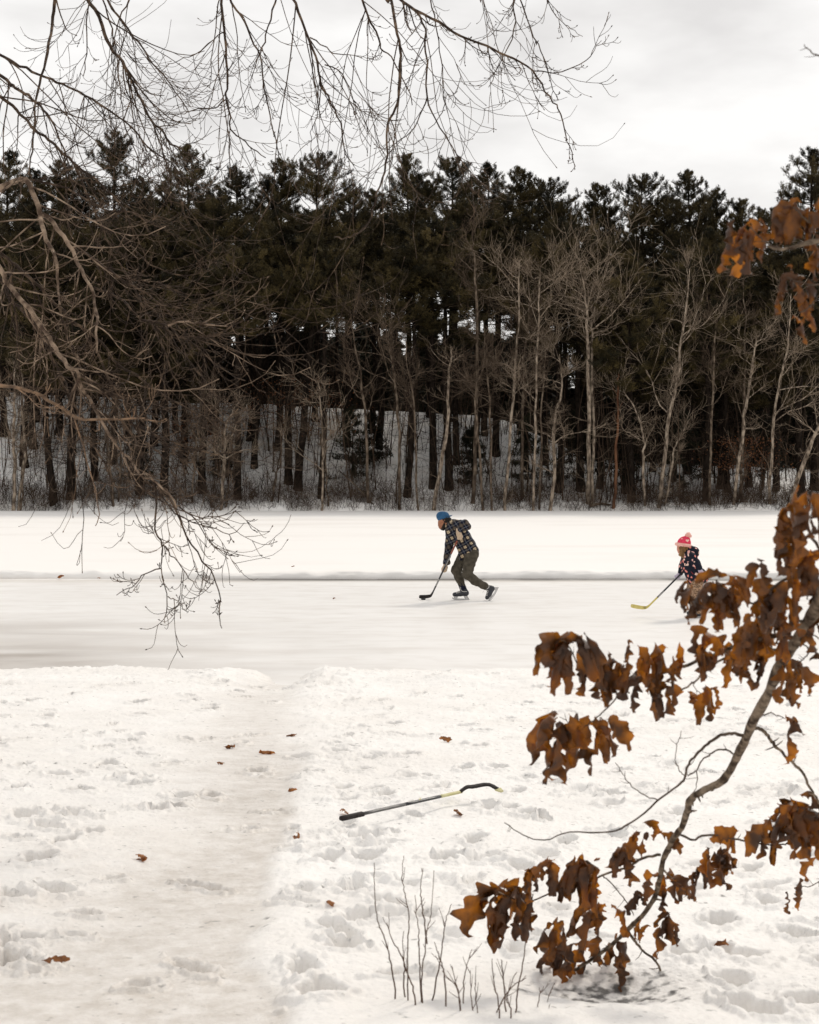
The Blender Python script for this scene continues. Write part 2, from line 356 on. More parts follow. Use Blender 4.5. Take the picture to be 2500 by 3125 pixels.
def build_shore():
    nr = 900
    D = np.concatenate([np.linspace(-8, 3.9, 40), np.exp(np.linspace(math.log(4.0), math.log(19.6), nr))])
    u = np.concatenate([-np.exp(np.linspace(math.log(12), math.log(1.03), 60)), np.linspace(-1, 1, 700), np.exp(np.linspace(math.log(1.03), math.log(12), 60))])
    half = np.maximum(0.262 * np.abs(D) + 0.35, 1.2)
    X = u[None, :] * half[:, None]; Y = np.repeat(D[:, None], len(u), 1)
    z, inp, wet = shore_height(X.ravel(), Y.ravel())
    v = np.stack([X.ravel(), Y.ravel(), z], 1)
    n0, n1 = X.shape
    idx = np.arange(n0 * n1).reshape(n0, n1)
    q = np.stack([idx[:-1, :-1], idx[:-1, 1:], idx[1:, 1:], idx[1:, :-1]], -1).reshape(-1, 4)
    fin = inp[q].mean(1)
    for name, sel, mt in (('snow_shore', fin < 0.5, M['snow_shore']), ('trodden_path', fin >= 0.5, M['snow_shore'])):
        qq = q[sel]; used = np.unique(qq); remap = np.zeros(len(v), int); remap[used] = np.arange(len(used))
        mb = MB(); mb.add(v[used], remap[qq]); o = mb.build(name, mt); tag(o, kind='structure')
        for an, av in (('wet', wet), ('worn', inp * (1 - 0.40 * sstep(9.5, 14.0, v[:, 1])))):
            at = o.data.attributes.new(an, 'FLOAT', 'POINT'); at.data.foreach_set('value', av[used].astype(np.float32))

def shore_mat():
    m = M['snow'].copy(); m.name = 'shore_snow'
    nt = m.node_tree; N = nt.nodes; L = nt.links; b = N['Principled BSDF']
    src = b.inputs['Base Color'].links[0].from_socket
    tc = N.new('ShaderNodeTexCoord'); sx = N.new('ShaderNodeSeparateXYZ'); L.new(tc.outputs['Object'], sx.inputs[0])
    # older, icier crust left of the path (brown-grey tint in patches)
    mr = N.new('ShaderNodeMapRange'); mr.inputs['From Min'].default_value = -0.9; mr.inputs['From Max'].default_value = -1.5; L.new(sx.outputs['X'], mr.inputs['Value'])
    mr2 = N.new('ShaderNodeMapRange'); mr2.inputs['From Min'].default_value = 10.5; mr2.inputs['From Max'].default_value = 6.5; L.new(sx.outputs['Y'], mr2.inputs['Value'])
    n = N.new('ShaderNodeTexNoise'); n.inputs['Scale'].default_value = 2.6; n.inputs['Detail'].default_value = 8; L.new(tc.outputs['Object'], n.inputs['Vector'])
    r = N.new('ShaderNodeValToRGB'); r.color_ramp.elements[0].position = 0.42; r.color_ramp.elements[1].position = 0.66; L.new(n.outputs['Fac'], r.inputs['Fac'])
    a = N.new('ShaderNodeMath'); a.operation = 'MULTIPLY'; L.new(mr.outputs['Result'], a.inputs[0]); L.new(mr2.outputs['Result'], a.inputs[1])
    a2 = N.new('ShaderNodeMath'); a2.operation = 'MULTIPLY'; L.new(a.outputs[0], a2.inputs[0]); L.new(r.outputs['Color'], a2.inputs[1])
    x = N.new('ShaderNodeMix'); x.data_type = 'RGBA'; L.new(a2.outputs[0], x.inputs['Factor']); L.new(src, x.inputs[6]); x.inputs[7].default_value = (0.72, 0.68, 0.64, 1)
    # packed icy snow of the trodden path, broken up by grains and patches of crust
    aw = N.new('ShaderNodeAttribute'); aw.attribute_name = 'worn'
    np_ = N.new('ShaderNodeTexNoise'); np_.inputs['Scale'].default_value = 9.0; np_.inputs['Detail'].default_value = 10; np_.inputs['Roughness'].default_value = 0.68; L.new(tc.outputs['Object'], np_.inputs['Vector'])
    rp = N.new('ShaderNodeValToRGB'); rp.color_ramp.elements[0].position = 0.34; rp.color_ramp.elements[0].color = (0.58, 0.535, 0.485, 1); rp.color_ramp.elements[1].position = 0.66; rp.color_ramp.elements[1].color = (0.79, 0.757, 0.722, 1)
    L.new(np_.outputs['Fac'], rp.inputs['Fac'])
    xp = N.new('ShaderNodeMix'); xp.data_type = 'RGBA'; L.new(aw.outputs['Fac'], xp.inputs['Factor']); L.new(x.outputs[2], xp.inputs[6]); L.new(rp.outputs['Color'], xp.inputs[7])
    rg = N.new('ShaderNodeMapRange'); rg.inputs['To Min'].default_value = 0.65; rg.inputs['To Max'].default_value = 0.42; L.new(aw.outputs['Fac'], rg.inputs['Value']); L.new(rg.outputs['Result'], b.inputs['Roughness'])
    x = xp
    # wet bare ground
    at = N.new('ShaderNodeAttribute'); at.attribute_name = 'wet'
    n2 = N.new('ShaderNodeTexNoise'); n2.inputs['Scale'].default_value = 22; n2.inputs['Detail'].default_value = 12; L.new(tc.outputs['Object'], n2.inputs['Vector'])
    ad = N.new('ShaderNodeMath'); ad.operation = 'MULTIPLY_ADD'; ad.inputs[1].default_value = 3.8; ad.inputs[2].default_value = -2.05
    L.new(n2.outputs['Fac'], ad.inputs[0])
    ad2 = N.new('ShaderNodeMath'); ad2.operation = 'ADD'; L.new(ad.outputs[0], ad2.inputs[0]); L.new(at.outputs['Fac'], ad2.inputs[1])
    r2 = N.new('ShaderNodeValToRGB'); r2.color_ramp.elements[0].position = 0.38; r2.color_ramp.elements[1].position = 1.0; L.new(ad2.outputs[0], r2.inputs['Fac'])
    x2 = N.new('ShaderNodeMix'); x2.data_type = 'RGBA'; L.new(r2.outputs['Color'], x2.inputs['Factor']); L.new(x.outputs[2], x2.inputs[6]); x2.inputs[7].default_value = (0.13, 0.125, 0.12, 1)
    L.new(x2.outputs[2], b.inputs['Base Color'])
    return m
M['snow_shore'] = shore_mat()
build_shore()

def grid(name, X, Y, Z, mt):
    n0, n1 = X.shape
    idx = np.arange(n0 * n1).reshape(n0, n1)
    q = np.stack([idx[:-1, :-1], idx[:-1, 1:], idx[1:, 1:], idx[1:, :-1]], -1).reshape(-1, 4)
    mb = MB(); mb.add(np.stack([X.ravel(), Y.ravel(), Z.ravel()], 1), q)
    return tag(mb.build(name, mt), kind='structure')

xs = np.concatenate([np.linspace(-220, -12, 30), np.linspace(-11, 11, 120), np.linspace(12, 220, 30)])
ys = np.linspace(14.0, 37.0, 60)
X, Y = np.meshgrid(xs, ys)
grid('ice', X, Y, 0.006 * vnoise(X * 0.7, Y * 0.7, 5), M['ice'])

# uncleared snow on the far half of the pond, with the shovelled bank along its near edge
BANK = 35.75
xs = np.concatenate([np.linspace(-220, -13, 40), np.linspace(-12.5, 12.5, 520), np.linspace(13, 220, 40)])
ts = np.concatenate([np.linspace(0, 1, 16), 1 + np.exp(np.linspace(math.log(0.08), math.log(64.0), 70))])
X, T = np.meshgrid(xs, ts)
wav = 0.12 * vnoise(X * 0.35, X * 0, 8) + 0.09 * vnoise(X * 1.9, X * 0, 12) + 0.05 * vnoise(X * 6.0, X * 0, 13)
tt = np.clip(T, 0, 1)
hb = 0.165 + 0.05 * vnoise(X * 0.8, X * 0 + 2, 15) + 0.05 * vnoise(X * 2.7, X * 0 + 2, 18)
Zf = -0.02 + hb * np.sin(tt * math.pi / 2) ** 0.8 + 0.03 * vnoise(X * 5, tt * 4, 17) * np.sin(tt * math.pi)
Yf = BANK + wav + 0.20 * (1 - np.cos(tt * math.pi / 2)) + np.maximum(T - 1, 0)
back = sstep(1.0, 2.4, T)
Z = Zf * (1 - back) + back * 0.13 + 0.02 * vnoise(X * 0.4, Yf * 0.25, 21) * back + 0.012 * vnoise(X * 0.9, Yf * 0.8, 22) * back
M['fieldsnow'] = mat('pond_snow', (0.77, 0.742, 0.712), 0.7, var=(0.845, 0.825, 0.80), vscale=0.5, bump=0.3, bscale=6, bdist=0.03, spec=0.2, stretch=(0.25, 0.5, 1), lo=0.25, hi=0.5, detail=8)
grid('pond_snow', X, Yf, Z, M['fieldsnow'])

# far shore and wooded hill
def crest_z(x):
    px = x / 120.0 * F + 1250
    cy = np.interp(px, [-3000, 0, 550, 1058, 1280, 1550, 1680, 1800, 2500, 5000], [1150, 1195, 1226, 1252, 1261, 1283, 1340, 1400, 1435, 1440])
    return CAM_Z + (HOR - cy) / F * 120.0
def hill_z(x, D):
    t = np.clip((D - 97.8) / (120.0 - 97.8), 0, 1)
    prof = 0.10 + 0.30 * sstep(0, 0.04, t) + (crest_z(x) - 0.40) * (0.65 * t + 0.35 * t * t * (3 - 2 * t))
    return prof + (D > 120) * (0.2 * np.sin((D - 120) * 0.05)) + 0.25 * vnoise(x * 0.25, D * 0.25, 33) * sstep(98.5, 104, D) + 0.12 * vnoise(x * 0.9, D * 0.9, 35) * sstep(98, 101, D)
xs = np.concatenate([np.linspace(-400, -42, 50), np.linspace(-40, 40, 220), np.linspace(42, 400, 50)])
ys = np.concatenate([np.linspace(97.0, 126, 110), np.linspace(128, 900, 60)])
X, Y = np.meshgrid(xs, ys)
Z = hill_z(X, Y - 1.3 * vnoise(X * 0.22, X * 0, 36) - 0.7 * vnoise(X * 0.8, X * 0, 37)) + 0.16 * (vnoise(X * 0.45, Y * 0.5, 38) + 0.3) * np.exp(-((Y - 98.6) / 0.9) ** 2); Z = np.where(Y < 97.3, -0.2, Z)
grid('hillside', X, Y, Z, M['hillsnow'])

def solve_hill(px, py):
    for D in np.arange(97.6, 124, 0.1):
        x = (px - 1250) / F * D
        z = float(hill_z(np.array([x]), np.array([D]))[0])
        if HOR + (CAM_Z - z) / D * F <= py: return D, x, z
    return 123.0, (px - 1250) / F * 123.0, float(hill_z(np.array([(px - 1250) / F * 123.0]), np.array([123.0]))[0])

# ------------------------------------------------------------------ growth
def grow(start, dirn, length, n, droop, curl, wig, r):
    """B twigs: start/dir (B,3), length (B,); sag first, turn up at the tip"""
    B = len(start)
    P = np.zeros((B, n, 3)); P[:, 0] = start
    d = norm(dirn.copy()); step = (length / (n - 1))[:, None]
    for k in range(1, n):
        t = k / (n - 1)
        d = d + np.array([0, 0, -1.0]) * droop * (1 - t) / n * 2 + np.array([0, 0, 1.0]) * curl * t * t / n * 3 + r.normal(0, wig, (B, 3))
        d = norm(d)
        P[:, k] = P[:, k - 1] + d * step
    return P

def spawn(P, Rad, per, r, tmin=0.15, tmax=1.0, ang=(30, 65)):
    """child start points and directions along B parents"""
    B, n, _ = P.shape
    t = r.uniform(tmin, tmax, (B, per)) * (n - 1)
    i = np.minimum(t.astype(int), n - 2); f = t - i
    b = np.arange(B)[:, None]
    p = P[b, i] * (1 - f[..., None]) + P[b, i + 1] * f[..., None]
    d = norm(P[b, i + 1] - P[b, i])
    rd = Rad[b, i] * (1 - f) + Rad[b, i + 1] * f
    q = norm(np.cross(d, r.normal(0, 1, d.shape)))
    a = np.radians(r.uniform(ang[0], ang[1], (B, per)))[..., None]
    dd = d * np.cos(a) + q * np.sin(a)
    return p.reshape(-1, 3), dd.reshape(-1, 3), rd.reshape(-1), (t / (n - 1)).reshape(-1)

# ------------------------------------------------------------------ pines
def pine_variant(seed, H, cb, spread, tips_up=0.5, needle_w=0.055, dens=1.0):
    """trunk mesh and crown mesh of a white pine of height H, foliage from cb*H upwards"""
    r = np.random.default_rng(seed)
    n = 14
    zz = np.linspace(-0.6, H, n)
    bend = np.cumsum(r.normal(0, 0.06, (n, 2)), 0); bend -= bend[0]
    tp = np.column_stack([bend, zz])
    tr = np.interp(zz, [-0.6, 0, 0.5, H * 0.5, H], [0.34, 0.30, 0.25, 0.17, 0.02]) * (H / 22.0)
    t = MB(); t.tubes(tp, tr, 9)
    # dead stubs below the crown
    nst = 46
    zs = r.uniform(0.10 * H, cb * H + 2, nst)
    c = np.column_stack([np.interp(zs, zz, tp[:, 0]), np.interp(zs, zz, tp[:, 1]), zs])
    a = r.uniform(0, 2 * math.pi, nst)
    d = np.column_stack([np.cos(a), np.sin(a), r.uniform(-0.25, 0.3, nst)])
    ln = r.uniform(0.5, 2.6, nst)
    P = grow(c, d, ln, 5, 0.25, 0.3, 0.08, r)
    t.tubes(P, np.linspace(0.030, 0.009, 5)[None, :].repeat(nst, 0), 3)
    s_, d_, _, _ = spawn(P, np.ones(P.shape[:2]), 4, r, 0.3, 1.0)
    P2 = grow(s_, d_, r.uniform(0.2, 0.9, len(s_)), 4, 0.2, 0.2, 0.1, r)
    t.tubes(P2, np.linspace(0.010, 0.004, 4)[None, :].repeat(len(s_), 0), 3)
    # live limbs in loose whorls
    crown = MB()
    zl = []
    z = cb * H
    while z < H - 0.25:
        k = r.integers(4, 7)
        zl += [z + r.normal(0, 0.14) for _ in range(k)]
        z += r.uniform(0.42, 0.80) * (1.0 if z < 0.82 * H else 0.62)
    zl = np.array(zl); nl = len(zl)
    rel = np.clip((zl - cb * H) / (H * (1 - cb)), 0, 1)
    L = spread * np.interp(rel, [0, 0.12, 0.3, 0.6, 0.8, 0.9, 0.97, 1], [0.60, 1.0, 1.05, 0.82, 0.54, 0.34, 0.14, 0.05]) * r.uniform(0.6, 1.25, nl)
    a = r.uniform(0, 2 * math.pi, nl)
    up = np.interp(rel, [0, 0.4, 0.8, 1], [-0.05, 0.12, 0.38, 0.85]) + r.normal(0, 0.16, nl)
    c = np.column_stack([np.interp(zl, zz, tp[:, 0]), np.interp(zl, zz, tp[:, 1]), zl])
    d = np.column_stack([np.cos(a), np.sin(a), up])
    P = grow(c, d, L, 7, 0.12, tips_up, 0.05, r)
    t.tubes(P, np.linspace(0.045, 0.010, 7)[None, :].repeat(nl, 0) * (L[:, None] / spread * 0.7 + 0.4), 4)
    per = int(13 * dens)
    s_, d_, _, tt = spawn(P, np.ones(P.shape[:2]), per, r, 0.12, 1.0, (25, 75))
    d_[:, 2] = d_[:, 2] * 0.45 + 0.22
    keep = r.uniform(0, 1, len(s_)) < np.clip(np.repeat(L, per) / (spread * 0.62), 0.22, 1)
    s_ = s_[keep]; d_ = d_[keep]; tt = tt[keep]
    relr = np.repeat(rel, per)[keep]
    ln = np.repeat(L, per)[keep] * r.uniform(0.10, 0.32, len(s_)) * (1.15 - 0.55 * tt) + 0.20 - 0.13 * relr
    d_[:, 2] += 0.55 * relr
    P2 = grow(s_, d_, ln, 4, 0.05, 0.6, 0.08, r)
    crown.tubes(P2, np.linspace(0.012, 0.005, 4)[None, :].repeat(len(s_), 0), 3)
    # needle tufts on the twigs
    B = len(s_)
    pos = []; ax = []
    for f in (1.0, 0.75, 0.5, 0.25):
        k = int(f * 3); k = min(k, 2); g = f * 3 - k
        pos.append(P2[:, k] * (1 - g) + P2[:, k + 1] * g); ax.append(norm(P2[:, k + 1] - P2[:, k]))
    pos = np.concatenate(pos); ax = np.concatenate(ax)
    nn = 9
    m = len(pos)
    dirs = norm(ax[:, None, :] * r.uniform(0.5, 1.3, (m, nn, 1)) + r.normal(0, 0.75, (m, nn, 3)) + np.array([0, 0, 0.35]))
    fsz = np.tile(1.0 - 0.34 * relr, 4)[:, None, None]
    ll = r.uniform(0.15, 0.32, (m, nn, 1)) * fsz
    side = norm(np.cross(dirs, r.normal(0, 1, dirs.shape))) * (needle_w * r.uniform(0.6, 1.3, (m, nn, 1))) * fsz
    b0 = pos[:, None, :] + r.normal(0, 0.07, (m, nn, 3)) * fsz
    v = np.stack([b0 - side * 0.5, b0 + side * 0.5, b0 + dirs * ll + side * 0.12], 2).reshape(-1, 3)
    crown.add(v, None, np.arange(len(v)).reshape(-1, 3))
    return t.build('trunk', M['bark_pine'], link=False), crown.build('crown', M['needles'], link=False, smooth=False)

VAR = [pine_variant(101, 22, 0.40, 3.9, 0.8), pine_variant(102, 22, 0.46, 3.5, 0.9), pine_variant(103, 22, 0.56, 3.8, 0.8), pine_variant(104, 22, 0.60, 3.4, 1.1),
       pine_variant(105, 22, 0.36, 3.7, 1.2), pine_variant(106, 22, 0.66, 3.5, 0.7), pine_variant(107, 22, 0.48, 3.1, 1.3)]

def put_pine(x, D, z, H, var, label, lean=0.0, fat=1.0):
    r = empty('pine_tree', (x, D, z), label, 'pine tree', 'pines of the far shore')
    s = H / 22.0
    ws = (0.55 + 0.45 * s) * fat
    r.scale = (ws, ws, s)
    r.rotation_euler = (0, lean, rng.uniform(0, 6.28) if abs(lean) < 1e-3 else rng.uniform(-0.3, 0.3))
    for nm, me in zip(('trunk', 'crown'), VAR[var]): mesh_obj(nm, me, r)
    return r

SKY = [(20,470),(110,525),(190,500),(270,545),(350,405),(430,550),(580,450),(505,565),(660,600),(740,520),(810,560),(860,495),(960,480),(1060,575),(1140,590),(1240,480),(1370,490),
       (1310,565),(1480,510),(1590,520),(1660,555),(1725,625),(1830,570),(1950,545),(2020,605),(2110,530),(2180,585),(2260,620),(2340,645),(2485,462)]
SKYLAB = {350: 'pine with the tallest pointed tip on the left of the skyline, behind bare twigs', 580: 'dense pine on the skyline right of the tallest left tip, half veiled by hanging twigs',
 740: 'slender pine tip between two fuller crowns on the skyline, left of centre', 860: 'pine with a narrow top just left of the bushy pine at mid skyline', 960: 'bushy broad pine on the skyline left of the long hanging branch',
 1240: 'pine with a round narrow top on the skyline above the skating man', 1370: 'wide layered pine standing on the skyline just right of the narrow round-topped one',
 1480: 'open thin-topped pine right of the wide layered pine on the skyline', 1590: 'pine with upswept feathery boughs right of the end of the overhanging twigs', 1830: 'lone rounded pine standing in the dip of the skyline on the right',
 1950: 'pine with a blunt bushy top between the dip and the forked crown on the right', 2110: 'pine with a forked feathery crown on the skyline above the girl', 2485: 'tall pine at the right edge with wide upswept boughs high against the sky'}
def zone(px, back):
    if back:
        return 'dark back-row pine with hidden trunk foot, ' + ('behind bare twigs on the left' if px < 700 else 'above the skating man' if px < 1600 else 'above the girl on the right')
    return 'dark pine trunk rising from the snowy slope ' + ('behind the drooping bare branches' if px < 560 else 'between the drooping branches and the skating man' if px < 1300 else 'right of the skating man' if px < 1800 else 'at the right above the girl')
for i, (px, yt) in enumerate(SKY):
    D = rng.uniform(113, 124) if px < 2450 else 106.0
    x = (px - 1250) / F * D; z = float(hill_z(np.array([x]), np.array([D]))[0])
    H = CAM_Z + (HOR - yt) / F * D - z
    var = [1, 4, 6, 2, 0][i % 5] if px < 2450 else 4
    if 560 < px < 1780: var = [2, 3, 1, 6][i % 4]
    put_pine(x, D, z - 0.2, H + 0.3, var, SKYLAB.get(px, zone(px, True)), fat=1.0 if px < 2450 else 1.15)
TRUNKS = [(12,1336,0),(75,1414,0),(104,1359,0),(165,1530,-.07),(217,1527,-.03),(180,1313,0),(220,1371,0),(287,1472,0),(345,1420,0),(429,1516,0),(504,1516,.0),(470,1371,0),(562,1417,-.03),(617,1510,0),
 (661,1411,0),(725,1530,0),(777,1438,0.03),(846,1382,.05),(881,1484,0),(910,1498,.07),(762,1351,0),(980,1523,.0),(1060,1368,0),(1155,1372,0),(1243,1512,.03),(1322,1488,0),(1371,1491,0),(1394,1416,0),(1515,1396,0),
 (1704,1505,0),(1772,1498,0),(1830,1488,0),(1908,1508,0),(1926,1535,0),(2197,1498,0),(2223,1508,0),(2286,1488,0),(2158,1530,0),(2367,1498,0),(2450,1525,0),(1600,1440,0),(1660,1420,0),(1450,1400,0),(2050,1470,0),(2100,1450,0),(1990,1440,0),(640,1330,0),(540,1330,0),(390,1340,0)]
for i, (px, py, lean) in enumerate(TRUNKS):
    D, x, z = solve_hill(px, py)
    yt = rng.uniform(600, 760) if px < 1800 else rng.uniform(680, 860)
    H = CAM_Z + (HOR - yt) / F * D - z
    var = [0, 1, 4, 6][i % 4]
    if 560 < px < 1780: var = [5, 3, 2][i % 3]
    o = put_pine(x, D, z, H, var, zone(px, False), lean, fat=rng.uniform(0.95, 1.2))
# back row filling the mid height
for i in range(40):
    px = rng.uniform(-150, 2650); D = rng.uniform(121, 130); x = (px - 1250) / F * D
    z = float(hill_z(np.array([x]), np.array([D]))[0]); yt = rng.uniform(640, 820)
    H = CAM_Z + (HOR - yt) / F * D - z
    var = [0, 1, 4][i % 3]
    if 560 < px < 1780: var = [2, 3, 5, 6][i % 4]
    put_pine(x, D, z, H, var, zone(px, True))

# far woodland mass behind the crest: one uncountable body of dark evergreens
def woods():
    r = np.random.default_rng(77)
    mb = MB()
    pos = []; ax = []
    for k in range(330):
        px = r.uniform(-600, 3100); D = r.uniform(127, 160); x = (px - 1250) / F * D
        z = float(hill_z(np.array([x]), np.array([D]))[0])
        top = r.uniform(985, 1120) if 420 < px < 1760 else r.uniform(800, 1060)
        if 1700 <= px: top = r.uniform(880, 1200)
        if 1700 <= px and k % 3 == 0: D = r.uniform(119, 127); x = (px - 1250) / F * D; z = float(hill_z(np.array([x]), np.array([D]))[0]); top = r.uniform(1150, 1330)
        H = CAM_Z + (HOR - top) / F * D - z
        tp = np.array([[x, D, z - 0.5], [x, D, z + H]]); mb.tubes(spline(tp, 4), np.array([0.16, 0.13, 0.08, 0.02]), 5)
        m = 420
        h = r.uniform(0.0, 1, m) ** 0.9
        rad = (1 - h) * 1.9 * np.sqrt(r.uniform(0.1, 1, m)) + 0.1; a = r.uniform(0, 6.28, m)
        pos.append(np.column_stack([x + rad * np.cos(a), D + rad * np.sin(a), z + 0.1 + h * (H - 0.1)]))
        ax.append(np.column_stack([np.cos(a), np.sin(a), -0.25 + 0 * a]))
    pos = np.concatenate(pos); ax = np.concatenate(ax); m = len(pos); nn = 4
    dirs = norm(ax[:, None, :] + r.normal(0, 0.6, (m, nn, 3))); ll = r.uniform(0.35, 0.75, (m, nn, 1))
    side = norm(np.cross(dirs, r.normal(0, 1, dirs.shape))) * 0.16
    b0 = pos[:, None, :] + r.normal(0, 0.12, (m, nn, 3))
    v = np.stack([b0 - side, b0 + side, b0 + dirs * ll], 2).reshape(-1, 3)
    mb.add(v, None, np.arange(len(v)).reshape(-1, 3))
    o = mb.build('far_woodland', M['needles_dark'], smooth=False)
    tag(o, 'dark mass of evergreens behind the crest of the snowy slope', 'woodland', kind='stuff')
woods()

# young evergreens on the slope
def young(px, py, h, label):
    D, x, z = solve_hill(px, py)
    r = np.random.default_rng(int(px * 7 + py))
    root = empty('young_hemlock', (x, D, z), label, 'young evergreen', 'young evergreens on the slope')
    t = MB(); t.tubes(spline([[0, 0, -0.3], [0.05, 0, h * 0.5], [0, 0, h]], 6), np.linspace(0.07, 0.01, 6), 5)
    nb = 46
    zz = r.uniform(0.06, 0.97, nb); a = r.uniform(0, 6.28, nb); L = (1 - zz) * h * 0.36 + 0.25
    d = np.column_stack([np.cos(a), np.sin(a), 0.15 + 0 * a])
    P = grow(np.column_stack([0 * a, 0 * a, zz * h]), d, L, 5, 0.35, 0.2, 0.06, r)
    t.tubes(P, np.linspace(0.018, 0.005, 5)[None].repeat(nb, 0), 3)
    t.build('trunk', M['bark_pine'], root)
    s_, d_, _, _ = spawn(P, np.ones(P.shape[:2]), 16, r, 0.1, 1.0, (20, 80))
    nn = 6; m = len(s_)
    dirs = norm(d_[:, None, :] * 0.8 + r.normal(0, 0.45, (m, nn, 3)) * np.array([1, 1, 0.4])); ll = r.uniform(0.12, 0.28, (m, nn, 1))
    side = norm(np.cross(dirs, np.array([0, 0, 1.0]) + r.normal(0, 0.3, dirs.shape))) * 0.04
    b0 = s_[:, None, :] + r.normal(0, 0.08, (m, nn, 3))
    v = np.stack([b0 - side, b0 + side, b0 + dirs * ll], 2).reshape(-1, 3)
    c = MB(); c.add(v, None, np.arange(len(v)).reshape(-1, 3)); c.build('crown', M['needles_dark'], root, smooth=False)
for a in [(1075,1470,4.6,'dark young evergreen low on the slope left of the skater'),(1140,1420,3.2,'small dark evergreen higher on the slope left of the skater'),
          (1440,1490,3.8,'young evergreen among trunks just right of the skater'),(1610,1500,4.6,'young evergreen between the two slim pale trunks right of the skater'),
          (1760,1480,5.2,'dark young evergreen left of the big twin-trunked tree'),(1905,1500,5.0,'young evergreen beside the reddish snag'),
          (2085,1515,5.2,'dark young evergreen behind the low white limb above the girl'),(2180,1480,5.6,'tall young evergreen above the girl, right of the leaning tree'),
          (690,1460,2.6,'small evergreen on the slope near the hanging twig tips'),(420,1480,3.2,'young evergreen behind the left drooping branches'),(2330,1480,4.6,'young evergreen left of the slender pale tree at the right'),(1990,1400,6.0,'tallest young evergreen, high on the slope above the girl')]:
    young(*a)

# ------------------------------------------------------------------ bare trees of the far shore
def bare_tree(pts, w, label, seed, mt='bark_brown', limbs=13, spread=1.0, twigs=1.0, tmin=0.42, ldir=0.0, snag=False):
    """pts: trunk traced in photograph pixels from the base up; w: width at the base in pixels"""
    D, x, z = solve_hill(pts[0][0], pts[0][1])
    r = np.random.default_rng(seed)
    root = empty('bare_tree', (x, D, z), label, 'bare tree', 'bare trees of the far shore')
    k = D / F
    p = np.array([[(a - pts[0][0]) * k, 0, (pts[0][1] - b) * k] for a, b in pts])
    p[:, 1] = np.cumsum(r.normal(0, 0.18, len(p))); p[:, 1] -= p[0, 1]
    p = np.vstack([[p[0] - np.array([0, 0, 0.4])], p])
    H = p[-1, 2]
    n = 22
    T = spline(p, n); T[2:, :2] += np.cumsum(r.normal(0, 0.035, (n - 2, 2)), 0) * 0.8 + r.normal(0, 0.03, (n - 2, 2))
    R = (0.74 * w * k / 2) * np.interp(np.linspace(0, 1, n), [0, 0.06, 0.5, 0.85, 1], [1.25, 1.0, 0.72, 0.40, 0.14 if not snag else 0.34])
    t = MB(); t.tubes(T, R, 7)
    Rr = R[None]
    s_, d_, rd, tt = spawn(T[None], Rr, limbs, r, tmin, 0.98, (25, 82))
    d_[:, 0] += ldir; d_[:, 2] = np.abs(d_[:, 2]) * 0.6 + 0.22
    L = H * np.clip(r.gamma(3.0, 0.07, limbs), 0.07, 0.42) * (1.25 - 0.7 * tt) * spread
    P1 = grow(s_, d_, L, 9, 0.0, 0.55, 0.19, r)
    R1 = np.maximum(rd * 0.46, 0.017)[:, None] * np.linspace(1, 0.30, 9)[None]
    t.tubes(P1, R1, 5)
    t.build('trunk', M[mt], root)
    c = MB()
    n2 = int(6 * twigs)
    s_, d_, rd, tt = spawn(P1, R1, n2, r, 0.15, 1.0, (22, 60))
    d_[:, 2] += 0.25
    L2 = np.repeat(L, n2) * r.uniform(0.3, 0.75, len(s_)) * (1.2 - 0.6 * tt) + 0.15
    P2 = grow(s_, d_, L2, 6, 0.0, 0.35, 0.2, r); R2 = np.maximum(rd * 0.5, 0.0085)[:, None] * np.linspace(1, 0.45, 6)[None]
    c.tubes(P2, R2, 4)
    n3 = int(5 * twigs)
    s_, d_, rd, tt = spawn(P2, R2, n3, r, 0.15, 1.0, (20, 55))
    P3 = grow(s_, d_, np.repeat(L2, n3) * r.uniform(0.3, 0.75, len(s_)) + 0.15, 5, 0.0, 0.3, 0.16, r); R3 = np.full((len(s_), 5), 1.0) * np.linspace(0.0085, 0.005, 5)[None]
    c.tubes(P3, R3, 3)
    # low epicormic twigs on the bole
    s_, d_, rd, tt = spawn(T[None], Rr, 16, r, 0.10, 0.80, (50, 95))
    P4 = grow(s_, d_, r.uniform(0.4, 2.3, len(s_)), 6, 0.1, 0.5, 0.16, r); R4 = np.full((16, 6), 1.0) * np.linspace(0.014, 0.005, 6)[None]
    c.tubes(P4, R4, 3)
    s_, d_, rd, tt = spawn(P4, R4, 5, r, 0.2, 1.0, (25, 60))
    P5 = grow(s_, d_, r.uniform(0.2, 0.6, len(s_)), 4, 0.0, 0.3, 0.12, r); c.tubes(P5, np.full((len(s_), 4), 0.006), 3)
    c.build('crown', M['twig_far'] if mt != 'bark_pale' else M['twig_pale'], root)
    return root
M['twig_pale'] = mat('pale_twigs', (0.13, 0.098, 0.070), 0.9, var=(0.34, 0.265, 0.195), vscale=1.5, spec=0.1)

